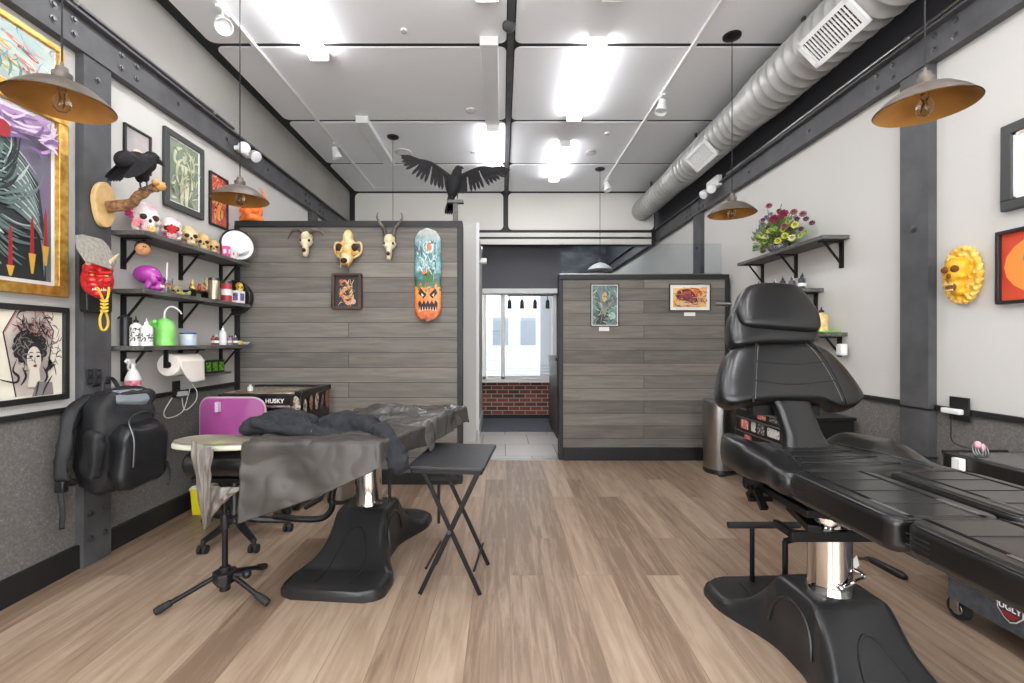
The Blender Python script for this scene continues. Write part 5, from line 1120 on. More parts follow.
# built as a height field over the outline so the sides rise into bolsters
def field_pad(parent, name, poly, z0, ztop, bev, hf, N=26, m=None):
    bm_pts = [Vector((x,y)) for x,y in poly]; cx = sum(p.x for p in bm_pts)/len(poly); cy = sum(p.y for p in bm_pts)/len(poly)
    per = []; n = len(poly)
    sp = [Vector((p.x,p.y,0)) for p in bm_pts]; ring = []
    for i in range(n):
        p0,p1,p2,p3 = sp[i-1],sp[i],sp[(i+1)%n],sp[(i+2)%n]
        for k in range(5):
            q = k/5; ring.append(.5*((2*p1)+(p2-p0)*q+(2*p0-5*p1+4*p2-p3)*q*q+(3*p1-p0-3*p2+p3)*q**3))
    m_ = len(ring); c = V(cx,cy,0); vs = []; rows = []
    prof = [(1-.10,z0),(1-.02,z0+bev*.4),(1,z0+bev),(1,ztop-bev*.9),(.985,ztop-bev*.35),(.955,ztop-bev*.1),(.9,ztop)]
    tops = [.8,.65,.5,.35,.2,.08]
    for s_, z in prof: vs += [V(c.x+(p.x-c.x)*s_, c.y+(p.y-c.y)*s_, z+(hf(c.x+(p.x-c.x)*s_, c.y+(p.y-c.y)*s_)*smooth01((z-z0)/(ztop-z0)))) for p in ring]
    for s_ in tops: vs += [V(c.x+(p.x-c.x)*s_, c.y+(p.y-c.y)*s_, ztop+.004+hf(c.x+(p.x-c.x)*s_, c.y+(p.y-c.y)*s_)) for p in ring]
    nr = len(prof)+len(tops); fs = []
    for r in range(nr-1):
        for i in range(m_): fs.append((r*m_+i, r*m_+(i+1)%m_, (r+1)*m_+(i+1)%m_, (r+1)*m_+i))
    fs.append(tuple(range(m_-1,-1,-1))); fs.append(tuple((nr-1)*m_+i for i in range(m_)))
    mb = MB(); mb.add(vs, fs); return mb.build(name, m or M_leather, parent, smooth=True, angle=180)
def hseat(x, y):
    s_ = abs(x-CX)/.34; return .045*smooth01((s_-.45)/.4)*smooth01((y-1.75)/.22)-.008*(1-s_)
st = field_pad(t, 'seat', seat, .735, .835, .04, hseat)
mb = MB()
for k in (-1,1): mb.tube(spline([V(CX+k*.14,2.10,.846),V(CX+k*.17,1.95,.850),V(CX+k*.2,1.8,.852),V(CX+k*.24,1.68,.842)]), .003, 6)
for y in (1.76,1.86,1.96): mb.tube(spline([V(CX-.19,y,.838),V(CX,y,.838),V(CX+.19,y,.838)]), .0025, 6)
mb.build('seam', M_leather, st, smooth=True)
# leg pads
def legpad(x0, x1, y0, y1, z0, z1, nm, rad=.04, seams=3, ph=0):
    poly = [((x0+x1)/2+a, (y0+y1)/2+b) for a, b in rrect(x1-x0, y1-y0, rad, 6)]
    o = pad(t, nm, poly, z0, z1, bev=.022)
    mb = MB(); i_ = .055
    mb.tube([V((x0+x1)/2+a,(y0+y1)/2+b,z1-.006) for a,b in rrect(x1-x0-.012,y1-y0-.012,rad,6)], .003, 6, closed=True)
    for x in (x0+i_, x1-i_):
        for d in (0,.008): mb.tube([V(x+d,y0+.01,z1+.0005),V(x+d,y1-.01,z1+.0005)], .0014, 5)
    for k in range(seams): y = lerp(y0,y1,(k+1)/(seams+1)); mb.tube([V(x0+i_,y,z1+.0005),V(x1-i_,y,z1+.0005)], .0016, 5)
    mb.build('piping', M_leather, o, smooth=True)
    for k in (-1,1):
        mb = MB()
        for d in (.0,.008): mb.tube([V(x0+.05+d if k<0 else x1-.05-d,y0+.02,z1+.0018),V(x0+.05+d if k<0 else x1-.05-d,y0+.14,z1+.0018)], .001, 4)
        mb.build('stitching', M_stitch, o)
    mb = MB()
    for k in range(4): mb.tube([V(x0-.001,y1-.025,z0+.02+.013*k),V(x0-.001,y1-.09,z0+.02+.013*k)], .0016, 5)
    mb.build('side_pleats', M_leather, o); return o
legpad(1.015,1.318,1.195,1.64,.745,.842,'leg_rest')
legpad(1.362,1.67,1.195,1.64,.745,.842,'leg_rest')
legpad(1.015,1.318,.83,1.18,.762,.85,'foot_rest', rad=.055, seams=2)
legpad(1.362,1.67,.83,1.18,.762,.85,'foot_rest', rad=.055, seams=2)
mb = MB()
for x in (1.16,1.5): mb.box(x-.02,x+.02,.95,1.66,.725,.75)
mb.build('leg_rails', M_iron, t, bevel=.003)
# neck bracket upholstery
mb = MB()
def neck(u, v):
    z = lerp(.80,1.06,u); Y = lerp(2.02,2.17,u); w = pl([(0,.115),(.3,.085),(.7,.082),(1,.10)], u); a = 2*math.pi*v
    s_ = lambda q: math.copysign(abs(q)**.5, q); return V(1.372-.01*u+w*s_(math.cos(a)), Y+.035+.035*s_(math.sin(a)), z)
mb.grid(neck, 14, 28); mb.build('back_support', M_leather, t, smooth=True)
# backrest : outline in the leaning plane
A0, B0 = 1.62, .5
def onback(x, y): Y = (A0+H*B0)/(1-B0*(VY-y)/F); return at(x, y, Y)
def slabpad(name, px, thick, bev=.03, push=.012, m=None, parent=None, plane=onback, off=0, N=5):
    pts = [plane(x,y) for x,y in px]; n = len(pts); ring = []
    for i in range(n):
        p0,p1,p2,p3 = pts[i-1],pts[i],pts[(i+1)%n],pts[(i+2)%n]
        for k in range(N):
            q = k/N; ring.append(.5*((2*p1)+(p2-p0)*q+(2*p0-5*p1+4*p2-p3)*q*q+(3*p1-p0-3*p2+p3)*q**3))
    c = sum(ring, V(0,0,0))/len(ring); nv = V(0,-1,B0).normalized(); m_ = len(ring); vs = []
    prof = [(.9,-thick),(.97,-thick*.97),(1,-thick*.75),(1.0,-thick*.3),(.985,-thick*.1),(.95,0),(.88,push*.6),(.75,push),(.55,push*1.05),(.3,push*1.1),(.1,push*1.1)]
    for s_, d in prof: vs += [c+(p-c)*s_+nv*(d+off) for p in ring]
    fs = [(r*m_+i, r*m_+(i+1)%m_, (r+1)*m_+(i+1)%m_, (r+1)*m_+i) for r in range(len(prof)-1) for i in range(m_)]
    fs += [tuple(range(m_-1,-1,-1)), tuple((len(prof)-1)*m_+i for i in range(m_))]
    mb = MB(); mb.add(vs, fs); return mb.build(name, m or M_leather, parent or t, smooth=True, angle=180), nv
M_seam = mat('dark_seam', (8,8,8), .6)
back = [(739,345),(760,343),(790,342),(814,343),(830,350),(847,366),(862,386),(866,396),(858,405),(843,407),(826,401),(800,400),(776,400),(752,402),(734,404),(723,398),(721,385),(724,367),(730,352)]
bk, nv = slabpad('backrest', back, .1)
mb = MB()
for px in ([(755,341),(754,360),(753,380),(752,403)],[(806,340),(818,352),(834,378),(846,405)],[(755,362),(790,365),(823,362)],[(754,381),(790,385),(835,381)]):
    mb.tube(spline([onback(x,y)+nv*.0115 for x,y in px]), .004, 6)
mb.build('seam', M_seam, bk, smooth=True)
for px in ([(757,344),(756,360),(755,380),(754,400)],[(804,344),(815,355),(830,379),(841,402)]): mb = MB(); mb.tube(spline([onback(x,y)+nv*.0125 for x,y in px]), .0011, 4); mb.build('stitching', M_stitch, bk)
head = [(743,291),(752,288),(766,287),(784,288),(794,291),(806,304),(815,319),(816,332),(806,335),(775,333),(746,330),(737,325),(734,312),(738,297)]
hd, nv = slabpad('headrest', head, .1, off=.05)
slabpad('headrest_base', [(740,306),(770,300),(804,308),(817,324),(816,341),(800,344),(765,344),(735,346),(729,332),(731,314)], .08, off=.018)
mb = MB(); mb.tube([onback(x,y)+nv*.053 for x,y in ((742,318),(760,323),(790,326),(810,325))], .003, 6); mb.build('seam', M_seam, hd, smooth=True)
mb = MB(); mb.box(1.3,1.42,2.27,2.31,1.2,1.42); mb.box(1.2,1.52,2.2,2.26,.95,1.0); mb.build('back_frame', M_iron, t)
mb = MB(); p = onback(729,303); mb.tube([p+V(-.03,.08,0),p+V(.05,.08,0)], .010, 8); mb.build('headrest_knob', M_steel, t, smooth=True)
# tag on the column and grip on the floor
p = at(854,564,1.87); mb = MB(); mb.T = frame(p, V(.85,.45,.3).normalized(), V(-.3,-.1,.95).normalized(), V(.4,-.9,.05).normalized()); mb.box(-.03,.03,-.022,.022,0,.002); mb.build('paper_tag', M_paper, t)
a, b = onz(868,558,.012), onz(906,578,.012); tt = thing('hand_grip', (a+b)/2-V(0,0,.012), 'black hand grip with a short chain lying on the floor behind the chair column', 'grip')
mb = MB(); mb.tube([a,lerp(a,b,.15),lerp(a,b,.5),lerp(a,b,.9),b], [.012,.02,.022,.024,.014], 10); mb.build('grip', M_blkpl, tt, smooth=True)
mb = MB(); q = onz(846,558,.012)
for i in range(9):
    s_ = lerp(a,q,i/9); mb.tube([s_+V(.016*math.cos(k),.008*math.sin(k),.004*math.sin(k+i*1.5)) for k in [2*math.pi*j/8 for j in range(8)]], .0025, 5, closed=True)
mb.build('chain', M_bolt, tt)

# ------------------------------------------------------------------ left bench
bcx, bcy = -.83, 2.875; tb = thing('tattoo_bench', V(bcx,bcy,0), 'black hydraulic tattoo bench covered with dark drapes, left of centre', 'bench')
chair_base(tb, bcx, bcy, R(-5), .56)
def bench_pt(s_, q, z):                         # s along (0 near..1 far), q across (0 left..1 right)
    a = lerp(V(-1.13,2.2,0), V(-.60,2.2,0), q); b = lerp(V(-.86,3.15,0), V(-.285,3.08,0), q); p = lerp(a, b, s_); p.z = z; return p
for nm, s0, s1 in (('leg_cushion',0.02,.42),('seat_cushion',.44,.7),('back_cushion',.72,.98)):
    poly = [bench_pt(s0,.03,0),bench_pt(s0,.97,0),bench_pt(s1,.97,0),bench_pt(s1,.03,0)]
    mb = MB(); mb.prism([V(p.x,p.y,.715) for p in poly], (0,0,.1)); mb.build(nm, M_leather, tb, bevel=.025, bseg=4)
mb = MB(); mb.bar(bench_pt(.1,.3,.69),bench_pt(.95,.3,.69),.04,.04); mb.bar(bench_pt(.1,.7,.69),bench_pt(.95,.7,.69),.04,.04); mb.bar(bench_pt(.5,.2,.66),bench_pt(.5,.8,.66),.1,.05); mb.build('seat_frame', M_iron, tb, bevel=.004)
mb = MB(); mb.lathe([(.05,.53),(.05,.6),(.07,.605),(.07,.64)], V(bcx,bcy,0), 24); mb.build('chrome_collar', M_chrome, tb, smooth=True)
p0 = at(274,516,2.9); mb = MB(); mb.tube(spline([p0, at(300,519,2.9), at(322,518,2.95), at(332,508,3.0), at(333,492,3.05), V(-1.0,3.05,.62)],6), .02, 10); mb.build('armrest_tube', M_iron, tb, smooth=True)
mb = MB(); mb.tube([at(305,508,2.85), at(322,498,2.85)], .014, 8); mb.tube([at(322,498,2.85),V(-.95,2.85,.6)],.008,6); mb.build('height_lever', M_blkpl, tb, smooth=True)
mb = MB(); mb.tube([V(-.66,2.7,.36),V(-.66,2.7,.62)], .01, 8); mb.tube([V(-.93,2.74,.5),V(-.87,2.72,.62)], .01, 8); mb.build('side_rods', M_iron, tb, smooth=True)
mb = MB(); mb.tube([V(-.5,3.2,.34),V(-.3,3.2,.34)], .016, 10); mb.tube([V(-.44,3.2,.34),V(-.44,3.2,.04)], .01, 8); mb.build('pedal_bar', M_rubber, tb, smooth=True)
# drape: generic cloth falling over a quad
M_dr = mat('drape_paper', (56,53,50), .45, col2=(72,67,62), scale=3, bump=.03, bscale=120)
M_drb = mat('drape_film', (58,56,55), .24, col2=(80,77,74), scale=4, bump=.04, bscale=60)
def cloth(name, m, parent_fn, quad, over, z, n=(70,60), amp=.006, seed=0, solid=.002, label=None, cat='drape', flare=.12, top=None, folds=9, thing_=True, edge=None):
    """quad fn(s,q)->xy; over=(s_lo,s_hi,q_lo,q_hi) overhang lengths as fns of the other coordinate, metres"""
    L = (quad(1,.5)-quad(0,.5)).length; W_ = (quad(.5,1)-quad(.5,0)).length
    def f(u, v):
        # first guess of q from v for overhang evaluation
        ql, qh = over[2], over[3]; sl, sh = over[0], over[1]
        vq = (v*1.0); so0 = sl(vq); so1 = sh(vq); S = -so0+(L+so0+so1)*u
        us = min(1,max(0,S/L)); qo0 = ql(us); qo1 = qh(us); Q = -qo0+(W_+qo0+qo1)*v
        ds = max(0,-S)+max(0,S-L); dq = max(0,-Q)+max(0,Q-W_)
        s_, q_ = min(1,max(0,S/L)), min(1,max(0,Q/W_)); p = quad(s_, q_)
        dl = quad(1,q_)-quad(0,q_); dl.z = 0; dl.normalize(); dw = quad(s_,1)-quad(s_,0); dw.z = 0; dw.normalize()
        sd = -1 if S < 0 else 1; qd = -1 if Q < 0 else 1
        drop = math.hypot(ds, dq); out = min(drop, .02)+flare*drop
        if drop > 0:
            w = (dl*sd*ds+dw*qd*dq); w = w.normalized() if w.length > 1e-9 else dl
            fl = out+.018*min(1,drop*6)*math.sin(folds*(Q if ds > dq else S)*3.1+seed)+.012*min(1,drop*5)*noise.noise(V(S*7,Q*7,seed))
            p = p+w*max(.008,fl)
        zt = z+(top(s_,q_) if top else 0)
        k = noise.noise(V(S*6,Q*6,seed))*amp*1.6+abs(noise.noise(V(S*11+3,Q*9,seed*2)))*amp*1.6
        crease = -.006*math.exp(-((S-L*.33)/.006)**2)-.006*math.exp(-((Q-W_*.5)/.007)**2)-.007*math.exp(-(((S+Q*.45)-.02)/.007)**2)-.006*math.exp(-(((S+.17-Q*.3))/.006)**2)+.004*abs(noise.noise(V(S*4,Q*4,seed+9)))
        nz = max(0, k)+.002+crease+.003
        if drop > 0: p = p+(dl*sd*ds+dw*qd*dq).normalized()*k*.9
        return V(p.x, p.y, zt+(nz if drop == 0 else nz*max(0,1-drop*10))-max(0, drop-.012))
    mb = MB(); mb.grid(f, n[0], n[1]); o = mb.build(name, m, None, smooth=True, solid=solid, angle=180)
    if thing_: tag(o, label, cat)
    return o
quadB = lambda s_, q: bench_pt(s_, q, 0)
zB = .822
wr = lambda s_, q: .045*smooth01((s_-.35)/.3)+.03*max(0,noise.noise(V(s_*5,q*3.5,2)))*smooth01((s_-.3)/.2)
# near sheet hanging over the front edge
quadN = lambda s_, q: lerp(lerp(V(-1.20,2.155,0),V(-.585,2.165,0),q), lerp(V(-1.10,2.6,0),V(-.44,2.6,0),q), s_)
cloth('paper_drape', M_dr, None, quadN, (lambda q: pl([(0,.375),(.5,.26),(1,.10)],q), lambda q: 0, lambda s_: .0, lambda s_: pl([(0,.09),(1,.12)],s_)), zB+.006, n=(110,110), amp=.008, seed=3, label='dark grey paper drape hanging over the near end of the bench', flare=.09, folds=2.6)
cloth('plastic_drape', M_drb, None, lambda s_, q: bench_pt(lerp(.40,1.0,s_), lerp(-.01,1.02,q), 0), (lambda q: 0, lambda q: .05, lambda s_: .06, lambda s_: pl([(0,.15),(.5,.11),(1,.10)],s_)), zB+.004, n=(110,110), amp=.022, seed=8, label='black wrinkled plastic sheet over the raised far end of the bench', top=lambda s_, q: .03*s_+.02*max(0,noise.noise(V(s_*4,q*4,2)))*smooth01(s_/.3), folds=6)
# arm rest: oval board with film on tripod stand
acx, acy = -1.375, 2.27; ta = thing('armrest_stand', V(-1.38,2.28,0), 'black tripod armrest stand with a padded roll at the near left of the bench', 'stand')
px_, py_ = -1.385, 2.30
mb = MB(); mb.tube([V(px_,py_,.06),V(px_,py_,.42)], .014, 10); mb.tube([V(px_,py_,.40),V(px_,py_,.62)], .01, 10); mb.build('pole', M_iron, ta, smooth=True)
mb = MB(); mb.lathe([(.02,.37),(.022,.42),(.02,.44)], V(px_,py_,0), 14); mb.tube([V(px_,py_,.41),V(px_+.05,py_-.01,.41)],.007,6); mb.ell(V(px_+.055,py_-.01,.41),(.014,.014,.018)); mb.build('height_clamp', M_blkpl, ta, smooth=True)
mb = MB(); mb.prism([V(px_+.06*math.cos(a),py_+.06*math.sin(a),.1) for a in (.5,1.2,2.6,3.3,4.7,5.4)], (0,0,.055)); mb.lathe([(.026,.06),(.026,.18)], V(px_,py_,0), 14); mb.tube([V(px_,py_,.13),V(px_+.1,py_+.0,.14)],.012,8); mb.ell(V(px_+.11,py_,.14),(.022,.022,.022)); mb.build('hub', M_blkpl, ta, bevel=.004)
for q in (onz(155,612,.018), onz(268,603,.018), V(px_+.03,py_+.33,.018)):
    s0 = V(px_,py_,.13)+(V(q.x,q.y,0)-V(px_,py_,0)).normalized()*.05
    mb = MB(); mb.tube([s0,q], .012, 10); l_ = mb.build('leg', M_iron, ta, smooth=True)
    d = (q-s0).normalized(); mb = MB(); mb.tube([q-d*.07,q-d*.02,q], [.016,.019,.017], 10); mb.build('rubber_foot', M_rubber, l_, smooth=True)
mb = MB()
mb.grid(lambda u,v: V(lerp(-1.53,-1.16,u), acy+.085*math.cos(6.28319*v)*(1 if 0.03<u<.97 else .8), .705+.07*math.sin(6.28319*v)*(1 if .03<u<.97 else .8)), 24, 24)
for xx in (-1.53,-1.16): mb.ell(V(xx,acy,.705),(.02,.068,.056))
mb.build('padded_roll', M_leather, ta, smooth=True)
mb = MB(); mb.box(-1.5,-1.2,acy-.05,acy+.05,.62,.64); mb.build('support_plate', M_iron, ta)
mb = MB(); mb.prism([V(acx+.235*math.cos(a)*(1), acy+.11*math.copysign(abs(math.sin(a))**.7,math.sin(a)), .785) for a in [2*math.pi*i/36 for i in range(36)]], (0,0,.028)); mb.build('arm_board', mat('pale_board',(196,196,178),.45), ta, bevel=.008)
M_brf = mat('brown_film', (98,92,86), .35, col2=(116,108,100), scale=5)
def hang(pts_top, pts_bot, m, name, label, seed):
    def f(u, v):
        n = len(pts_top)-1; k = min(int(u*n), n-1); w = u*n-k; a = lerp(pts_top[k],pts_top[k+1],w); b = lerp(pts_bot[k],pts_bot[k+1],w); p = lerp(a,b,v)
        return p+V(.006*noise.noise(V(u*5,v*4,seed)), -.012*math.sin(v*3.14)-.012*v+.016*noise.noise(V(u*6,v*3,seed+4)), 0)
    mb = MB(); mb.grid(f, 30, 24); return tag(mb.build(name, m, smooth=True, solid=.0015, angle=180), label, 'drape')
# film over the board top, hanging at its left end
def film(u, v):
    a_ = 2*math.pi*u; x = acx+(.245*v)*math.cos(a_)+.03*noise.noise(V(math.cos(a_),math.sin(a_),1))*v; y = acy+.01+(.125*v)*math.copysign(abs(math.sin(a_))**.8,math.sin(a_)); z = .8185+.003*abs(noise.noise(V(x*9,y*9,3)))
    e = math.hypot(max(0,abs(x-acx)-.14)/.1, max(0,abs(y-acy)-.075)/.055); z -= .02*max(0,e-.7)**1.5*(1 if x < -1.25 else .4); return V(x, y, max(z,.75))
mb = MB(); mb.grid(film, 48, 14); tag(mb.build('film_sheet', mat('olive_film',(128,120,106),.3,col2=[(140,132,116),(176,184,96)],scale=5,contrast=(.45,.72)), smooth=True, solid=.0015, angle=180), 'thin olive film spread over the oval arm board', 'film')
hang([at(192,440,2.12),at(205,446,2.11),at(214,449,2.10)], [at(205,530,2.12),at(208,528,2.1),at(212,500,2.1)], M_brf, 'film_strip', 'narrow brown film strip hanging at the left end of the arm board', 2)
hang([at(208,486,2.13),at(225,487,2.13),at(244,487,2.14)], [at(207,528,2.13),at(222,505,2.13),at(236,493,2.14)], M_brf, 'film_strip', 'brown translucent film flap hanging below the padded roll', 5)
# hoodie
M_hood = mat('hoodie_fabric', (34,36,40), .9, bump=.3, bscale=250)
th_ = thing('hoodie', V(-.95,2.45,.83), 'black hoodie thrown across the draped bench', 'garment')
rr_ = random.Random(5); mb = MB()
def lump(x, y, Y, rx, ry, rz_, rot=0): mb.ell(at(x,y,Y), (rx,ry,rz_), Matrix.Rotation(R(rot),3,'Y'))
lump(262,424,2.42,.1,.1,.05,-5); lump(255,427,2.4,.06,.09,.035); lump(290,427,2.42,.16,.11,.045,8); lump(318,431,2.42,.15,.1,.032,5); lump(300,418,2.5,.1,.08,.035,20); lump(280,417,2.48,.1,.08,.035,10); lump(345,433,2.42,.11,.09,.025)
mb.tube([at(252,421,2.32),at(280,430,2.3),at(320,437,2.3),at(352,438,2.3)], [.03,.028,.025,.02], 10)
mb.tube([at(268,416,2.36),at(300,424,2.34),at(335,436,2.32)], [.022,.03,.02], 10)
mb.tube([at(318,424,2.45),at(345,418,2.5),at(372,424,2.5),at(350,432,2.45),at(330,434,2.42)], [.03,.04,.045,.035,.02], 10)
lump(358,424,2.5,.1,.1,.05,-8); lump(342,424,2.48,.08,.09,.045)
hb_ = mb.build('body', M_hood, th_, remesh=.008)
mb = MB(); mb.tube(spline([at(352,424,2.46),at(372,428,2.38),at(386,437,2.3),at(394,450,2.24),at(398,463,2.22),at(396,474,2.22)],4), [.045]*6+[.05]*6+[.048]*6+[.036,.032,.028], 12); mb.tube(spline([at(378,428,2.42),at(392,442,2.3),at(402,460,2.24)],4), [.03]*9, 10); mb.build('sleeve', M_hood, th_, remesh=.008); hs_ = th_.children[-1]
for o in (hb_, [c for c in th_.children if c.name.startswith('sleeve')][0]):
    for k, (sc_, st_) in enumerate(((.09,.05),(.035,.016))):
        tx_ = bpy.data.textures.new('cloth_folds', 'CLOUDS'); tx_.noise_scale = sc_; q = o.modifiers.new('folds%d'%k, 'DISPLACE'); q.texture = tx_; q.strength = st_; q.mid_level = .5; q.texture_coords = 'LOCAL'
mb = MB(); mb.tube(spline([at(303,416,2.40),at(309,421,2.36),at(312,428,2.32),at(311,432,2.3)]), .0035, 6); mb.build('drawstring', M_bolt, th_, smooth=True)
# chrome clip at the far right corner
p = at(458,413,3.08); mb = MB(); mb.tube([p+V(-.04,0,.0),p+V(.02,0,.02)], .018, 10); mb.ell(p+V(.025,0,.022),(.016,.03,.022)); tag(mb.build('wrapped_knob', M_clear, smooth=True), 'film-wrapped knob at the far right corner of the bench', 'knob')

# ------------------------------------------------------------------ folding tray table
M_tray = mat('tray_black', (36,36,38), .4, col2=(46,46,48), scale=40, bump=.05, bscale=150)
tt = thing('folding_table', V(-.26,2.52,0), 'small black folding tray table standing beside the bench', 'table')
ctr = V(-.252,2.52,0); aa = R(-6); ux = V(math.cos(aa),math.sin(aa),0); uy = V(-math.sin(aa),math.cos(aa),0)
tp = [ctr+ux*x+uy*y+V(0,0,.668) for x, y in rrect(.385,.53,.02)]
mb = MB(); mb.prism(tp, (0,0,.018)); mb.build('tabletop', M_tray, tt, bevel=.005)
mb = MB(); mb.prism([ctr+ux*x+uy*y+V(0,0,.648) for x, y in rrect(.36,.5,.01)], (0,0,.02)); mb.build('top_frame', M_iron, tt)
def flatbar(a, b): mb = MB(); mb.bar(a, b, .022, .012, up=(uy.x,uy.y,0)); return mb.build('leg', M_iron, tt, bevel=.002)
for yy in (-.155,.165):
    for sx in (-1,1):
        foot = ctr+ux*(sx*.155)+uy*yy+V(0,0,.002); tpp = ctr+ux*(-sx*.155)+uy*(yy+sx*.012)+V(0,0,.655); foot += uy*sx*.012
        flatbar(foot, tpp)
mb = MB(); 
for sx, z in ((-1,.13),(1,.13)): a = ctr+ux*(sx*.125)+uy*-.155; b = ctr+ux*(sx*.125)+uy*.165; mb.tube([a+V(0,0,z),b+V(0,0,z)], .007, 8)
mb.build('cross_rod', M_iron, tt)
mb = MB()
for yy in (-.175,.18): mb.tube([ctr+uy*yy+V(0,0,.33)-uy*.01, ctr+uy*yy+V(0,0,.33)+uy*.015], .009, 8)
mb.build('pivot', M_bolt, tt)
mb = MB(); mb.box(-.50,-.44,2.32,2.36,.64,.66); mb.build('latch', M_blkpl, tt)
# ------------------------------------------------------------------ office chair
oc = thing('office_chair', V(-1.82,3.12,0), 'office chair with a purple plastic backrest by the left wall', 'chair')
M_pl = mat('purple_plastic', (158,74,138), .3, col2=(172,90,152), scale=2); M_plr = mat('clear_rim', (190,170,180), .2)
c = V(-1.80,3.10,0)
for q in (onz(203,549,.03), onz(254,548,.03), onz(288,527,.03), V(-1.62,3.45,.03), V(-2.12,3.3,.03)):
    q = V(q.x,q.y,.055); mb = MB(); mb.tube([c+V(0,0,.13), lerp(c+V(0,0,.13),q,.5), q+V(0,0,.02)], [.028,.024,.018], 8); l_ = mb.build('leg', M_blkpl, oc, smooth=True)
    mb = MB()
    for k in (-1,1): mb.tube([q+V(k*.008,0,-.028), q+V(k*.026,0,-.028)], .027, 14)
    mb.ell(q+V(0,0,-.0),(.014,.014,.03)); mb.build('caster', M_rubber, l_, smooth=True)
mb = MB(); mb.lathe([(.035,.1),(.035,.17),(.028,.18),(.028,.42)], c, 18); mb.build('gas_column', M_blkpl, oc, smooth=True)
mb = MB(); mb.prism([c+V(x,y+.02,.44) for x, y in rrect(.48,.46,.1)], (0,0,.07)); mb.build('seat', mat('seat_fabric',(40,38,42),.9), oc, bevel=.02, bseg=3)
mb = MB(); mb.box(c.x-.1,c.x+.1,c.y-.1,c.y+.1,.41,.44); mb.tube(spline([c+V(-.02,.15,.43),c+V(-.08,.30,.5),c+V(-.1,.30,.7)]), .018, 8); mb.build('support_bar', M_blkpl, oc)
q0 = at(229,0,3.32).x; bz0, bz1 = .52, at(0,398,3.32).z
def backf(off): return lambda x, z: V(q0+x, 3.32+off-.05*(1-(x/.24)**2)*1.0+.05, (bz0+bz1)/2+z)
rp = rrect(.475, bz1-bz0, .085, 8); fb = backf(0)
mb = MB(); m_ = len(rp); vs = []
for off, s_ in ((.018,.98),(0.0,1.0),(-.012,.97),(-.012,.6),(-.012,.2)): vs += [fb(x*s_,z*s_)+V(0,off,0) for x,z in rp]
fs = [(r*m_+i, r*m_+(i+1)%m_, (r+1)*m_+(i+1)%m_, (r+1)*m_+i) for r in range(4) for i in range(m_)]+[tuple(range(m_-1,-1,-1)), tuple(4*m_+i for i in range(m_))]
mb.add(vs, fs); bo = mb.build('backrest', M_pl, oc, smooth=True)
mb = MB(); mb.tube([fb(x,z) for x,z in rp], .008, 8, closed=True); mb.build('rim', M_plr, bo, smooth=True)
mb = MB(); mb.box(q0-.075,q0-.05,3.275,3.31,.80,.87); mb.build('pale_patch', mat('pale_lilac',(206,190,210),.4), bo)  # small pale lilac patch on the backrest
# ------------------------------------------------------------------ left tool chest
tc_ = thing('tool_chest', V(-1.8,3.8,0), 'black rolling tool chest covered in stickers behind the office chair', 'tool chest')
x0, x1, y0, y1 = -2.16, -1.53, 3.5, 4.08; M_tc = mat('tool_black', (28,26,26), .3)
mb = MB(); mb.box(x0,x1,y0,y1,.1,.9); mb.build('body', M_tc, tc_, bevel=.006)
mb = MB(); mb.box(x0+.02,x1-.06,y0+.02,y1-.08,.9,.912); mb.build('steel_top_tray', mat('worn_steel',(214,202,180),.25,metal=.7,col2=(150,130,110),scale=8), tc_, bevel=.004)
mb = MB(); mb.box(x0-.01,x1+.01,y1-.05,y1+.01,.88,.925); mb.box(x1-.05,x1+.01,y0,y1,.88,.925); mb.build('top_rim', M_tc, tc_, bevel=.004)
zz = [.9,.80,.70,.60,.5,.38,.25,.12]
for a, b in zip(zz, zz[1:]):
    mb = MB(); mb.box(x0+.02,x1-.06,y0-.02,y0,b+.012,a-.004); d_ = mb.build('drawer', M_tc, tc_, bevel=.003)
    mb = MB(); mb.box(x0+.03,x1-.07,y0-.035,y0-.02,b+.004,b+.02); mb.build('handle', mat('pink_steel',(206,180,176),.25,metal=.8), d_, bevel=.003)
text('HUSKY', .045, frame(V(-1.72,y0-.021,.852), V(1,0,0), V(0,0,1), V(0,-1,0)), M_paper, tc_)
mb = MB(); mb.box(-1.84,-1.62,y0-.0215,y0-.02,.735,.775); mb.build('name_strip', mat('strip_grey',(150,146,140),.5,col2=(60,56,54),scale=70,contrast=(.45,.55)), tc_)
rs = random.Random(11)
scol = [(222,210,190),(190,150,120),(214,196,170),(120,130,150),(170,90,70),(226,222,214),(150,110,84)]
for i in range(9):
    w, h = rs.uniform(.04,.09), rs.uniform(.06,.16); yy = lerp(y0+.05,y1-.08,(i%5)/4); z = .82-.02*rs.random()-.2*(i//5)
    mb = MB(); mb.T = frame(V(x1+.0105,yy,z), V(0,1,0), V(0,0,1), V(1,0,0)); mb.prism([(x,y,0) for x,y in oval(0,0,w/2,h/2,14,rs.uniform(-.5,.5))], (0,0,.0008)); mb.build('sticker', mat('sticker_%d'%(i%7), scol[i%7], .5, col2=(90,70,60), scale=40), tc_)
for i in range(2):
    mb = MB(); mb.T = frame(V(x1-.03-.04*i,y0-.0005,.83-.01*i), V(1,0,0), V(0,0,1), V(0,-1,0)); mb.prism([(x,y,0) for x,y in oval(0,0,.025,.06,14,.2)], (0,0,.001)); mb.build('sticker', mat('sticker_%d'%i, scol[i], .5), tc_)
for x in (x0+.06,x1-.06):
    for y in (y0+.06,y1-.06): mb = MB(); mb.tube([V(x-.015,y,.045),V(x+.015,y,.045)], .045, 16); mb.box(x-.02,x+.02,y-.02,y+.02,.05,.1); mb.build('caster', M_rubber, tc_, smooth=True)
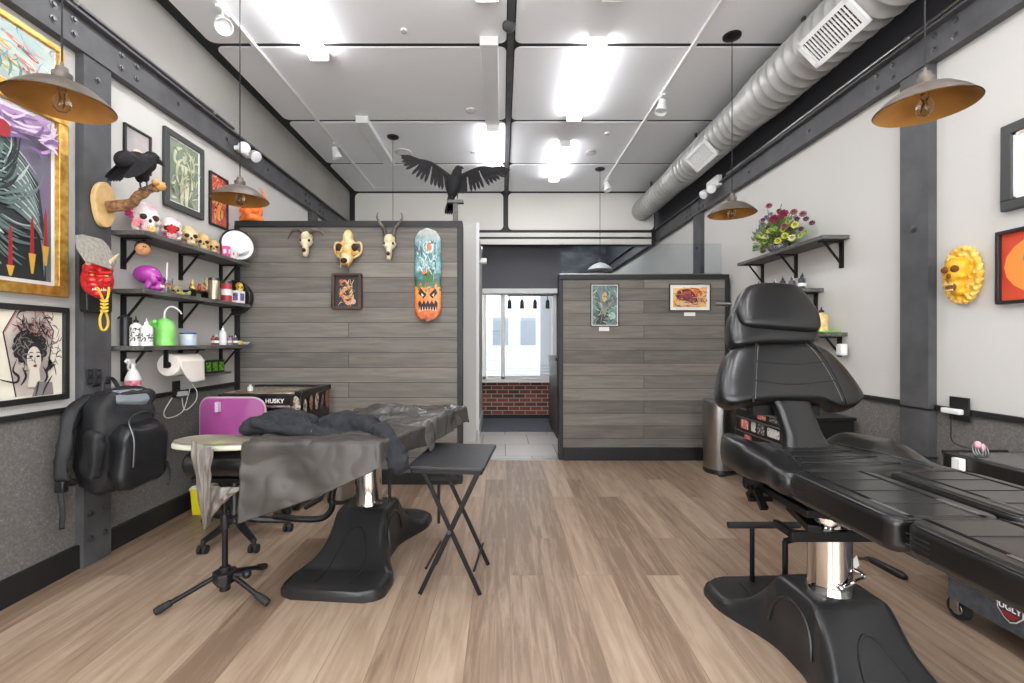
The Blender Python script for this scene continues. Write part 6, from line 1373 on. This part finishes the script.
# small clutter on the chest
q = onz(262,390,.925); mb = MB(); mb.lathe([(.02,0),(.02,.03),(.01,.035),(.01,.05),(0,.05)], V(-1.98,3.62,.915), 14); tag(mb.build('small_jar', M_clear, smooth=True), 'tiny clear jar at the left end of the tool chest top', 'jar')
mb = MB(); mb.lathe([(.045,0),(.05,.04),(.04,.05),(0,.05)], V(-2.24,3.75,.0), 14)
# small steel bin behind the bench
q = V(-1.32,3.78,0); ts = thing('steel_bin', q, 'small round steel bin behind the bench column', 'bin')
mb = MB(); mb.lathe([(0,.02),(.105,.02),(.11,.26),(.112,.265)], q, 28); mb.build('body', M_steel, ts, smooth=True)
mb = MB(); mb.lathe([(.11,0),(.112,.03),(.106,.035)], q, 28); mb.build('base_ring', M_blkpl, ts, smooth=True)
mb = MB(); mb.lathe([(.113,.262),(.11,.28),(.06,.295),(0,.3)], q, 28); mb.build('lid', M_steel, ts, smooth=True)

# ================================================================== right side
q = at(719.5,472,4.62); q = V(q.x,4.62,0); ts = thing('pedal_bin', q, 'tall brushed steel pedal bin against the right partition', 'bin')
mb = MB(); mb.lathe([(.148,.03),(.15,.04),(.15,.68),(.15,.69)], q, 44); mb.build('body', M_steel, ts, smooth=True)
mb = MB(); mb.lathe([(.15,0),(.156,.01),(.156,.035),(.15,.045)], q, 44); mb.build('base_ring', M_blkpl, ts, smooth=True)
mb = MB(); mb.lathe([(.153,.69),(.153,.715),(.13,.735),(0,.745)], q, 44); mb.build('lid', mat('lid_grey',(120,120,120),.35,metal=.6), ts, smooth=True)
mb = MB(); mb.box(q.x-.10,q.x-.03,q.y-.21,q.y-.13,.01,.025); mb.build('pedal', M_blkpl, ts, bevel=.005)
# tool cart with stickers behind the chair
tc_ = thing('tool_cart', V(2.3,3.6,0), 'black sticker-covered tool cart behind the chair on the right wall', 'tool cart')
X = 2.12; y0, y1 = 3.25, 4.15
mb = MB(); mb.box(X,2.49,y0,y1,.12,.74); mb.build('body', M_tc, tc_, bevel=.005)
mb = MB(); mb.box(X-.01,2.5,y0-.01,y1+.01,.74,.765); mb.build('top', M_tc, tc_, bevel=.004)
for a, b in ((.73,.66),(.655,.54),(.535,.41),(.40,.15)):
    mb = MB(); mb.box(X-.02,X,y0+.02,y1-.02,b,a); d_ = mb.build('drawer', M_tc, tc_, bevel=.003)
    mb = MB(); mb.box(X-.034,X-.02,y0+.02,y1-.02,a-.016,a-.004); mb.build('handle', M_steel, d_, bevel=.003)
for i, (yy, z, w, h, m) in enumerate(((3.98,.59,.12,.08,'coral'),(3.84,.59,.07,.08,'white'),(3.73,.59,.1,.08,'ink'),(3.56,.59,.16,.07,'white'),(3.93,.47,.11,.07,'coral'),(3.52,.46,.18,.07,'white'),(4.06,.36,.07,.14,'coral'),(3.94,.36,.06,.05,'white'),(3.72,.69,.12,.04,'coral'),(3.55,.69,.12,.04,'ink'),(3.75,.25,.12,.05,'white'),(3.6,.3,.14,.06,'ink'))):
    cm = {'coral':mat('sticker_coral',(206,90,84),.5,col2=(230,200,190),scale=50,contrast=(.5,.6)),'white':mat('sticker_white',(214,212,206),.5,col2=(90,90,90),scale=60,contrast=(.55,.62)),'ink':mat('sticker_inky',(60,60,62),.5,col2=(180,180,176),scale=50,contrast=(.5,.56))}[m]
    mb = MB(); mb.T = FR(V(X-.0205,yy,z)); mb.T = frame(V(X-.0205,yy,z), V(0,-1,0), V(0,0,1), V(-1,0,0)); mb.prism([(x,y,0) for x,y in rrect(w,h,.012,3)], (0,0,.0008)); mb.build('sticker', cm, tc_)
for x in (X+.05,2.44):
    for y in (y0+.07,y1-.07): mb = MB(); mb.tube([V(x-.014,y,.048),V(x+.014,y,.048)], .047, 16); mb.box(x-.02,x+.02,y-.02,y+.02,.05,.12); mb.build('caster', M_rubber, tc_, smooth=True)
# near tool cart with the shield emblem
tc_ = thing('tool_cart', V(2.3,1.6,0), 'grey-black tool cart with a shield emblem at the right picture edge', 'tool cart')
X = 2.1; y0, y1 = .8, 2.17; M_tg = mat('tool_grey', (64,68,74), .4, col2=(84,88,94), scale=30)
mb = MB(); mb.box(X,2.5,y0,y1,.10,.70); mb.build('body', M_tg, tc_, bevel=.006)
mb = MB(); mb.box(X-.004,X,y0,y1,.20,.205); mb.build('edge_line', M_steel, tc_)
mb = MB(); mb.box(X-.02,2.5,y0-.02,y1,.715,.78); mb.build('top_tray', M_tc, tc_, bevel=.004)
mb = MB(); mb.box(X-.028,X-.02,y0,y1,.70,.716); mb.build('steel_edge', M_steel, tc_, bevel=.002)
mb = MB(); mb.box(X+.02,2.47,y0+.02,y1-.03,.779,.784); mb.build('top_mat', mat('ribbed_mat',(96,94,92),.8), tc_)
mb = MB(); mb.tube([V(2.19,2.28,.752),V(2.5,2.28,.752)], .014, 12); mb.tube([V(2.26,2.28,.752),V(2.26,2.12,.74)], .01, 8); mb.tube([V(2.45,2.28,.752),V(2.45,2.12,.74)], .01, 8); mb.build('push_handle', M_blkpl, tc_, smooth=True)
# emblem
ex, ez = 1.965, .165; Mx = frame(V(X-.004,1.897,.192), V(0,-1,0), V(0,0,1), V(-1,0,0))
shd = lambda k: [(x*.5,y*.5) for x,y in [(-.11*k,.075*k),(-.05*k,.06*k),(0,.085*k),(.05*k,.06*k),(.11*k,.075*k),(.105*k,-.02*k),(.05*k,-.085*k),(0,-.11*k),(-.05*k,-.085*k),(-.105*k,-.02*k)]]
eo = MB(); eo.T = Mx; 
eo.prism([(x,y,0) for x,y in shd(.95)], (0,0,.001)); e_ = eo.build('shield_emblem', mat('emblem_white',(226,224,220),.4), tc_)
mb = MB(); mb.T = Mx; mb.prism([(x,y,.001) for x,y in shd(.85)], (0,0,.0006)); mb.build('shield_field', mat('emblem_dark',(58,52,58),.4), e_)
mb = MB(); mb.T = Mx; mb.prism([(x,y,.0016) for x,y in [(-.035,-.012),(.035,-.012),(.015,-.032),(0,-.038),(-.015,-.032)]], (0,0,.0004)); mb.build('red_band', mat('emblem_red',(150,40,46),.4), e_)
tx = text('UGLY', .034, Mx @ Matrix.Translation((0,.008,.0022)), mat('emblem_white',(226,224,220),.4), tc_)
for x in (X+.05,2.44):
    for y in (y1-.01,y0+.08):
        mb = MB(); mb.tube([V(x-.016,y,.05),V(x+.016,y,.05)], .048, 20); cst = mb.build('caster', M_rubber, tc_, smooth=True)
        mb = MB(); mb.tube([V(x-.018,y,.05),V(x+.018,y,.05)], .028, 16); mb.box(x-.03,x-.022,y-.02,y+.02,.04,.1); mb.box(x+.022,x+.03,y-.02,y+.02,.04,.1); mb.box(x-.035,x+.035,y-.035,y+.035,.093,.1); mb.build('caster_bracket', M_steel, cst, bevel=.003)
# bits on the cart corner
p = V(2.13,2.06,.785); t = thing('clip_bundle', p, 'tangle of chrome and pink clips at the corner of the near cart', 'clips')
mb = MB()
for k in range(3): mb.tube([p+V(.0+.012*k,0,.03)+V(.022*math.cos(a),.01*math.sin(a),.03*math.sin(a)) for a in [2*math.pi*i/14 for i in range(14)]], .004, 6, closed=True)
mb.build('chrome_rings', M_bolt, t, smooth=True)
mb = MB(); mb.ell(p+V(0,0,.055),(.014,.012,.016)); mb.ell(p+V(.03,.01,.04),(.012,.012,.02)); mb.build('pink_tips', mat('pale_pink',(226,160,170),.4), t, smooth=True)
p = V(2.07,2.09,.74); mb = MB(); mb.box(2.05,2.078,2.06,2.1,.72,.775); tag(mb.build('white_tag', M_whpl, bevel=.003), 'small white tag hanging off the corner of the near cart', 'tag')
# outlet with charger and wire
c = onx(964,409,XR); t = thing('wall_outlet', c-V(0,0,.06), 'tall black outlet plate with a white charger on the right wall', 'outlet')
mb = MB(); mb.T = FR(c); mb.box(-.055,.055,-.065,.065,.02,.028); mb.build('plate', M_blkpl, t, bevel=.002)
mb = MB(); mb.T = FR(c); mb.box(-.075,.03,-.03,.0,.028,.06); mb.build('charger', M_whpl, t, bevel=.006)
t = thing('charger_wire', V(2.4,2.4,.8), 'thin dark wire from the white charger down to the near cart', 'cable')
mb = MB(); mb.tube(spline([onx(952,413,XR-.05), onx(951,428,XR-.06), onx(954,443,XR-.15), V(2.2,2.10,.80)],8), .003, 6); mb.build('wire', M_iron, t, smooth=True)
# lion-like skull plaque
c = onx(967,275,XR-.0); t = thing('skull_plaque', c-V(0,0,.15), 'yellow carved skull mask in an oval mane on the right wall', 'mask')
M_yc = mat('yellow_carving', (222,164,30), .5, col2=(236,200,110), scale=22, bump=.3, bscale=60); Mx = FR(c)
mb = MB(); mb.T = Mx; mb.ell((0,0,.015),(.1,.155,.03))
for i in range(34):
    a = 2.399*i; q_ = .35+.6*((i*7)%34)/34; mb.tube([(.09*q_*math.cos(a),.14*q_*math.sin(a),.03),(.1*q_*math.cos(a+.25),.155*q_*math.sin(a+.25),.042),(.098*(q_+.12)*math.cos(a+.5),.15*(q_+.12)*math.sin(a+.5),.03)], [.004,.009,.003], 6)
for i in range(26):
    a = 2*math.pi*i/26; r1 = (.085,.135); mb.tube([(r1[0]*math.cos(a),r1[1]*math.sin(a),.025),(1.12*r1[0]*math.cos(a+.12),1.1*r1[1]*math.sin(a+.12),.035),(1.25*r1[0]*math.cos(a+.3),1.16*r1[1]*math.sin(a+.3),.015)], [.016,.013,.005], 7)
mb.build('mane', M_yc, t, remesh=.004)
mb = MB(); mb.T = Mx
for x,y,z,a,b,d in ((0,.045,.05,.06,.055,.05),(0,-.0,.055,.05,.05,.045),(0,-.055,.055,.035,.04,.035),(.035,-.01,.07,.022,.018,.02),(-.035,-.01,.07,.022,.018,.02),(0,-.09,.045,.035,.025,.03)): mb.ell((x,y,z),(a,b,d))
mb.build('skull_face', mat('yellow_skullface',(226,170,40),.45), t, remesh=.005)
for k in (-1,1): mb = MB(); mb.T = Mx; mb.ell((k*.027,.03,.094),(.021,.019,.014)); mb.build('eye_socket', mat('ochre_dark',(112,66,14),.8), t, smooth=True)
mb = MB(); mb.T = Mx; mb.ell((0,-.006,.1),(.011,.015,.008)); mb.ell((0,-.068,.088),(.03,.024,.012)); mb.build('mouth_cavity', mat('ochre_dark',(112,66,14),.8), t, smooth=True)
mb = MB(); mb.T = Mx
for i in range(-2,3):
    for s_ in (.016,-.016): mb.ell((i*.0095,-.068+s_,.098),(.004,.007,.004),None,8,6)
mb.build('teeth', M_ybone, t, smooth=True)

# ---- shelf goods on the right
rs = random.Random(4); z2 = 1.725
bc = [(150,40,50),(206,90,70),(226,110,60),(90,40,60),(190,180,170),(120,80,100),(206,60,50),(60,60,70),(160,150,150),(90,90,100),(120,130,150),(50,50,56)]
bn = ['dark red','coral','orange','plum','pale','mauve','bright red','charcoal','silver grey','slate','steel blue','black']
for i in range(12):
    y = 4.4-.062*i; bottle(XR-.06-.05*(i%2), y, z2, .024, .125+.02*(i%3==1), mat('pot_%d'%i, bc[i], .3), M_blkpl if i%4 else M_whpl, '%s ink bottle on the middle right shelf'%bn[i], band=(M_paper,.2,.4) if i%3 else None, group='ink bottles on the middle right shelf')
z3 = 1.371
bottle(XR-.09, 3.515, z3, .045, .2, mat('amber_speckle',(206,160,90),.35,col2=(236,214,160),scale=22), M_blkpl, 'stout amber bottle with a black pointed cap on the lowest right shelf')
bottle(XR-.09, 3.64, z3, .036, .17, M_whpl, M_whpl, 'white bottle left of the stout amber one on the lowest right shelf')
mb = MB(); mb.box(XR-.155,XR-.02,3.40,3.60,z3-.0,z3+.012); 
o = mb.build('green_tray', mat('lime',(120,200,50),.4), bevel=.004); tag(o, 'lime green tray edge under the stout amber bottle', 'tray')
for ob_ in (o,): pass
mb = MB(); q = onx(842.5,350,XR-.05); mb.box(q.x-.03,q.x+.02,q.y-.03,q.y+.03,q.z-.04,q.z+.045); tag(mb.build('hanging_dispenser', M_whpl, bevel=.01), 'small white dispenser hanging under the lowest right shelf', 'dispenser')
# flower arrangement
fx, fy, fz = 2.42, 4.02, 2.081; t = thing('flower_arrangement', V(fx,fy,fz), 'mixed burgundy and yellow-green flower arrangement on the top right shelf', 'flowers')
mb = MB(); mb.lathe([(0,0),(.05,0),(.085,.03),(.09,.07),(.085,.07),(.078,.03),(0,.01)], V(fx,fy,fz), 24); mb.build('glass_bowl', mat('bowl_glass',(200,206,208),.1,trans=.7), t, smooth=True)
M_lf = mat('leaf_green', (96,124,60), .5, col2=(140,164,76), scale=20); M_lf2 = mat('leaf_sage', (96,110,92), .6, col2=(124,140,114), scale=20)
rs = random.Random(21); 
def leaf(mb, a, d, L, w): 
    d = d.normalized(); s_ = d.cross(V(rs.uniform(-1,1),rs.uniform(-1,1),1)).normalized(); n_ = d.cross(s_); 
    pr = [(0,.05),(.25,.8),(.5,1),(.8,.6),(1,.03)]; top = [a+d*L*q+s_*w*k+n_*L*.15*math.sin(q*3) for q,k in pr]; bot = [a+d*L*q-s_*w*k+n_*L*.15*math.sin(q*3) for q,k in pr[::-1]]
    mb.prism(top+bot, n_*.002)
for nm, m, cnt, L0 in (('foliage',M_lf,260,.07),('eucalyptus',M_lf2,200,.045)):
    mb = MB()
    for i in range(cnt):
        a = rs.uniform(0,2*math.pi); e = rs.uniform(-.25,1.3); r = rs.uniform(.05,.2)*(1.0 if nm == 'foliage' else 1.35)
        d = V(math.cos(a)*math.cos(e)*.45, math.sin(a)*math.cos(e)*1.2, math.sin(e)*.85); p = V(fx-.03,fy,fz+.10)+d*r
        if p.z < fz+.02: p.z = fz+.02
        if p.x > XR-.05: p.x = XR-.05
        leaf(mb, p, d+V(rs.uniform(-.5,.3),rs.uniform(-.5,.5),rs.uniform(-.2,.5)), L0*rs.uniform(.7,1.2)*(1 if p.x < XR-.09 else .5), L0*.28)
    mb.build(nm, m, t)
mb = MB()
for (dy,dz) in ((.22,.24),(.08,.3),(-.12,.29),(-.26,.2),(.36,.12),(.33,-.02)): mb.tube(spline([V(fx,fy,fz+.08),V(fx-.05,fy+dy*.6,fz+.08+dz*.6),V(fx-.05,fy+dy,fz+.1+dz)]), .004, 6)
mb.build('stems', M_lf2, t)
fl = [('burgundy_flower',(140,36,70),.042,[(774,219),(783,214)],.9),('dusk_rose_flower',(150,84,96),.028,[(769,206),(803,214),(794,212),(784,226)],0),('lime_flower',(206,210,90),.03,[(785,236),(770,231),(778,241),(795,225),(762,236)],0),('plum_flower',(96,50,70),.022,[(790,229),(806,219),(763,220),(812,223),(779,211),(797,219),(768,228),(801,229)],0),('violet_flower',(120,96,140),.018,[(762,224),(766,217),(771,214),(760,229)],0),('tiny_green_flower',(150,176,80),.022,[(775,229),(788,222),(800,236),(783,230),(765,242),(806,232)],0),('cream_flower',(222,216,170),.03,[(766,237),(792,238)],0)]
for nm, cc, r, pos, _ in fl:
    m = mat(nm, cc, .55); m2 = mat(nm+'_heart', tuple(int(v*.7) for v in cc), .6)
    for (x, y) in pos:
        X_ = 2.30; q = onx(x, y, X_); rot = V(-.6,-.7,.3).normalized().to_track_quat('Z','Y').to_matrix(); mb = MB()
        for L_ in range(3):
            for k in range(9):
                a = k*.698+L_*.35; rr2 = r*(.72-.22*L_); mb.ell(q+rot @ V(rr2*math.cos(a), rr2*math.sin(a), r*.16*L_), (r*.34,r*.24,r*.1), rot @ Matrix.Rotation(a,3,'Z') @ Matrix.Rotation(R(-25-15*L_),3,'Y'), 8, 6, 0 if L_ < 2 else 1)
        mb.build('flower_head', [m, m2], t, smooth=True)

# ================================================================== light, camera
w = bpy.data.worlds.new('daylight'); bpy.context.scene.world = w; w.use_nodes = True
bg = w.node_tree.nodes['Background']; bg.inputs[0].default_value = (.96,.98,1,1); bg.inputs[1].default_value = 4.5
cam = bpy.data.cameras.new('camera'); co = bpy.data.objects.new('camera', cam); C.objects.link(co)
co.location = (0,0,H); co.rotation_euler = (R(90),0,0); cam.sensor_width = 36; cam.lens = F*36/1024; cam.shift_x = 10/1024; cam.shift_y = .5/1024; cam.clip_start = .05
sc = bpy.context.scene; sc.camera = co
sc.view_settings.view_transform = 'Standard'; sc.view_settings.look = 'None'; sc.view_settings.gamma = 1; sc.view_settings.use_curve_mapping = False
sc.view_settings.exposure = EXPO
sc.cycles.use_denoising = True; sc.cycles.max_bounces = 8; sc.cycles.diffuse_bounces = 4; sc.cycles.sample_clamp_indirect = 8; sc.cycles.caustics_reflective = False; sc.cycles.caustics_refractive = False
for o in list(bpy.data.objects):
    if 'o0' in o: del o['o0']
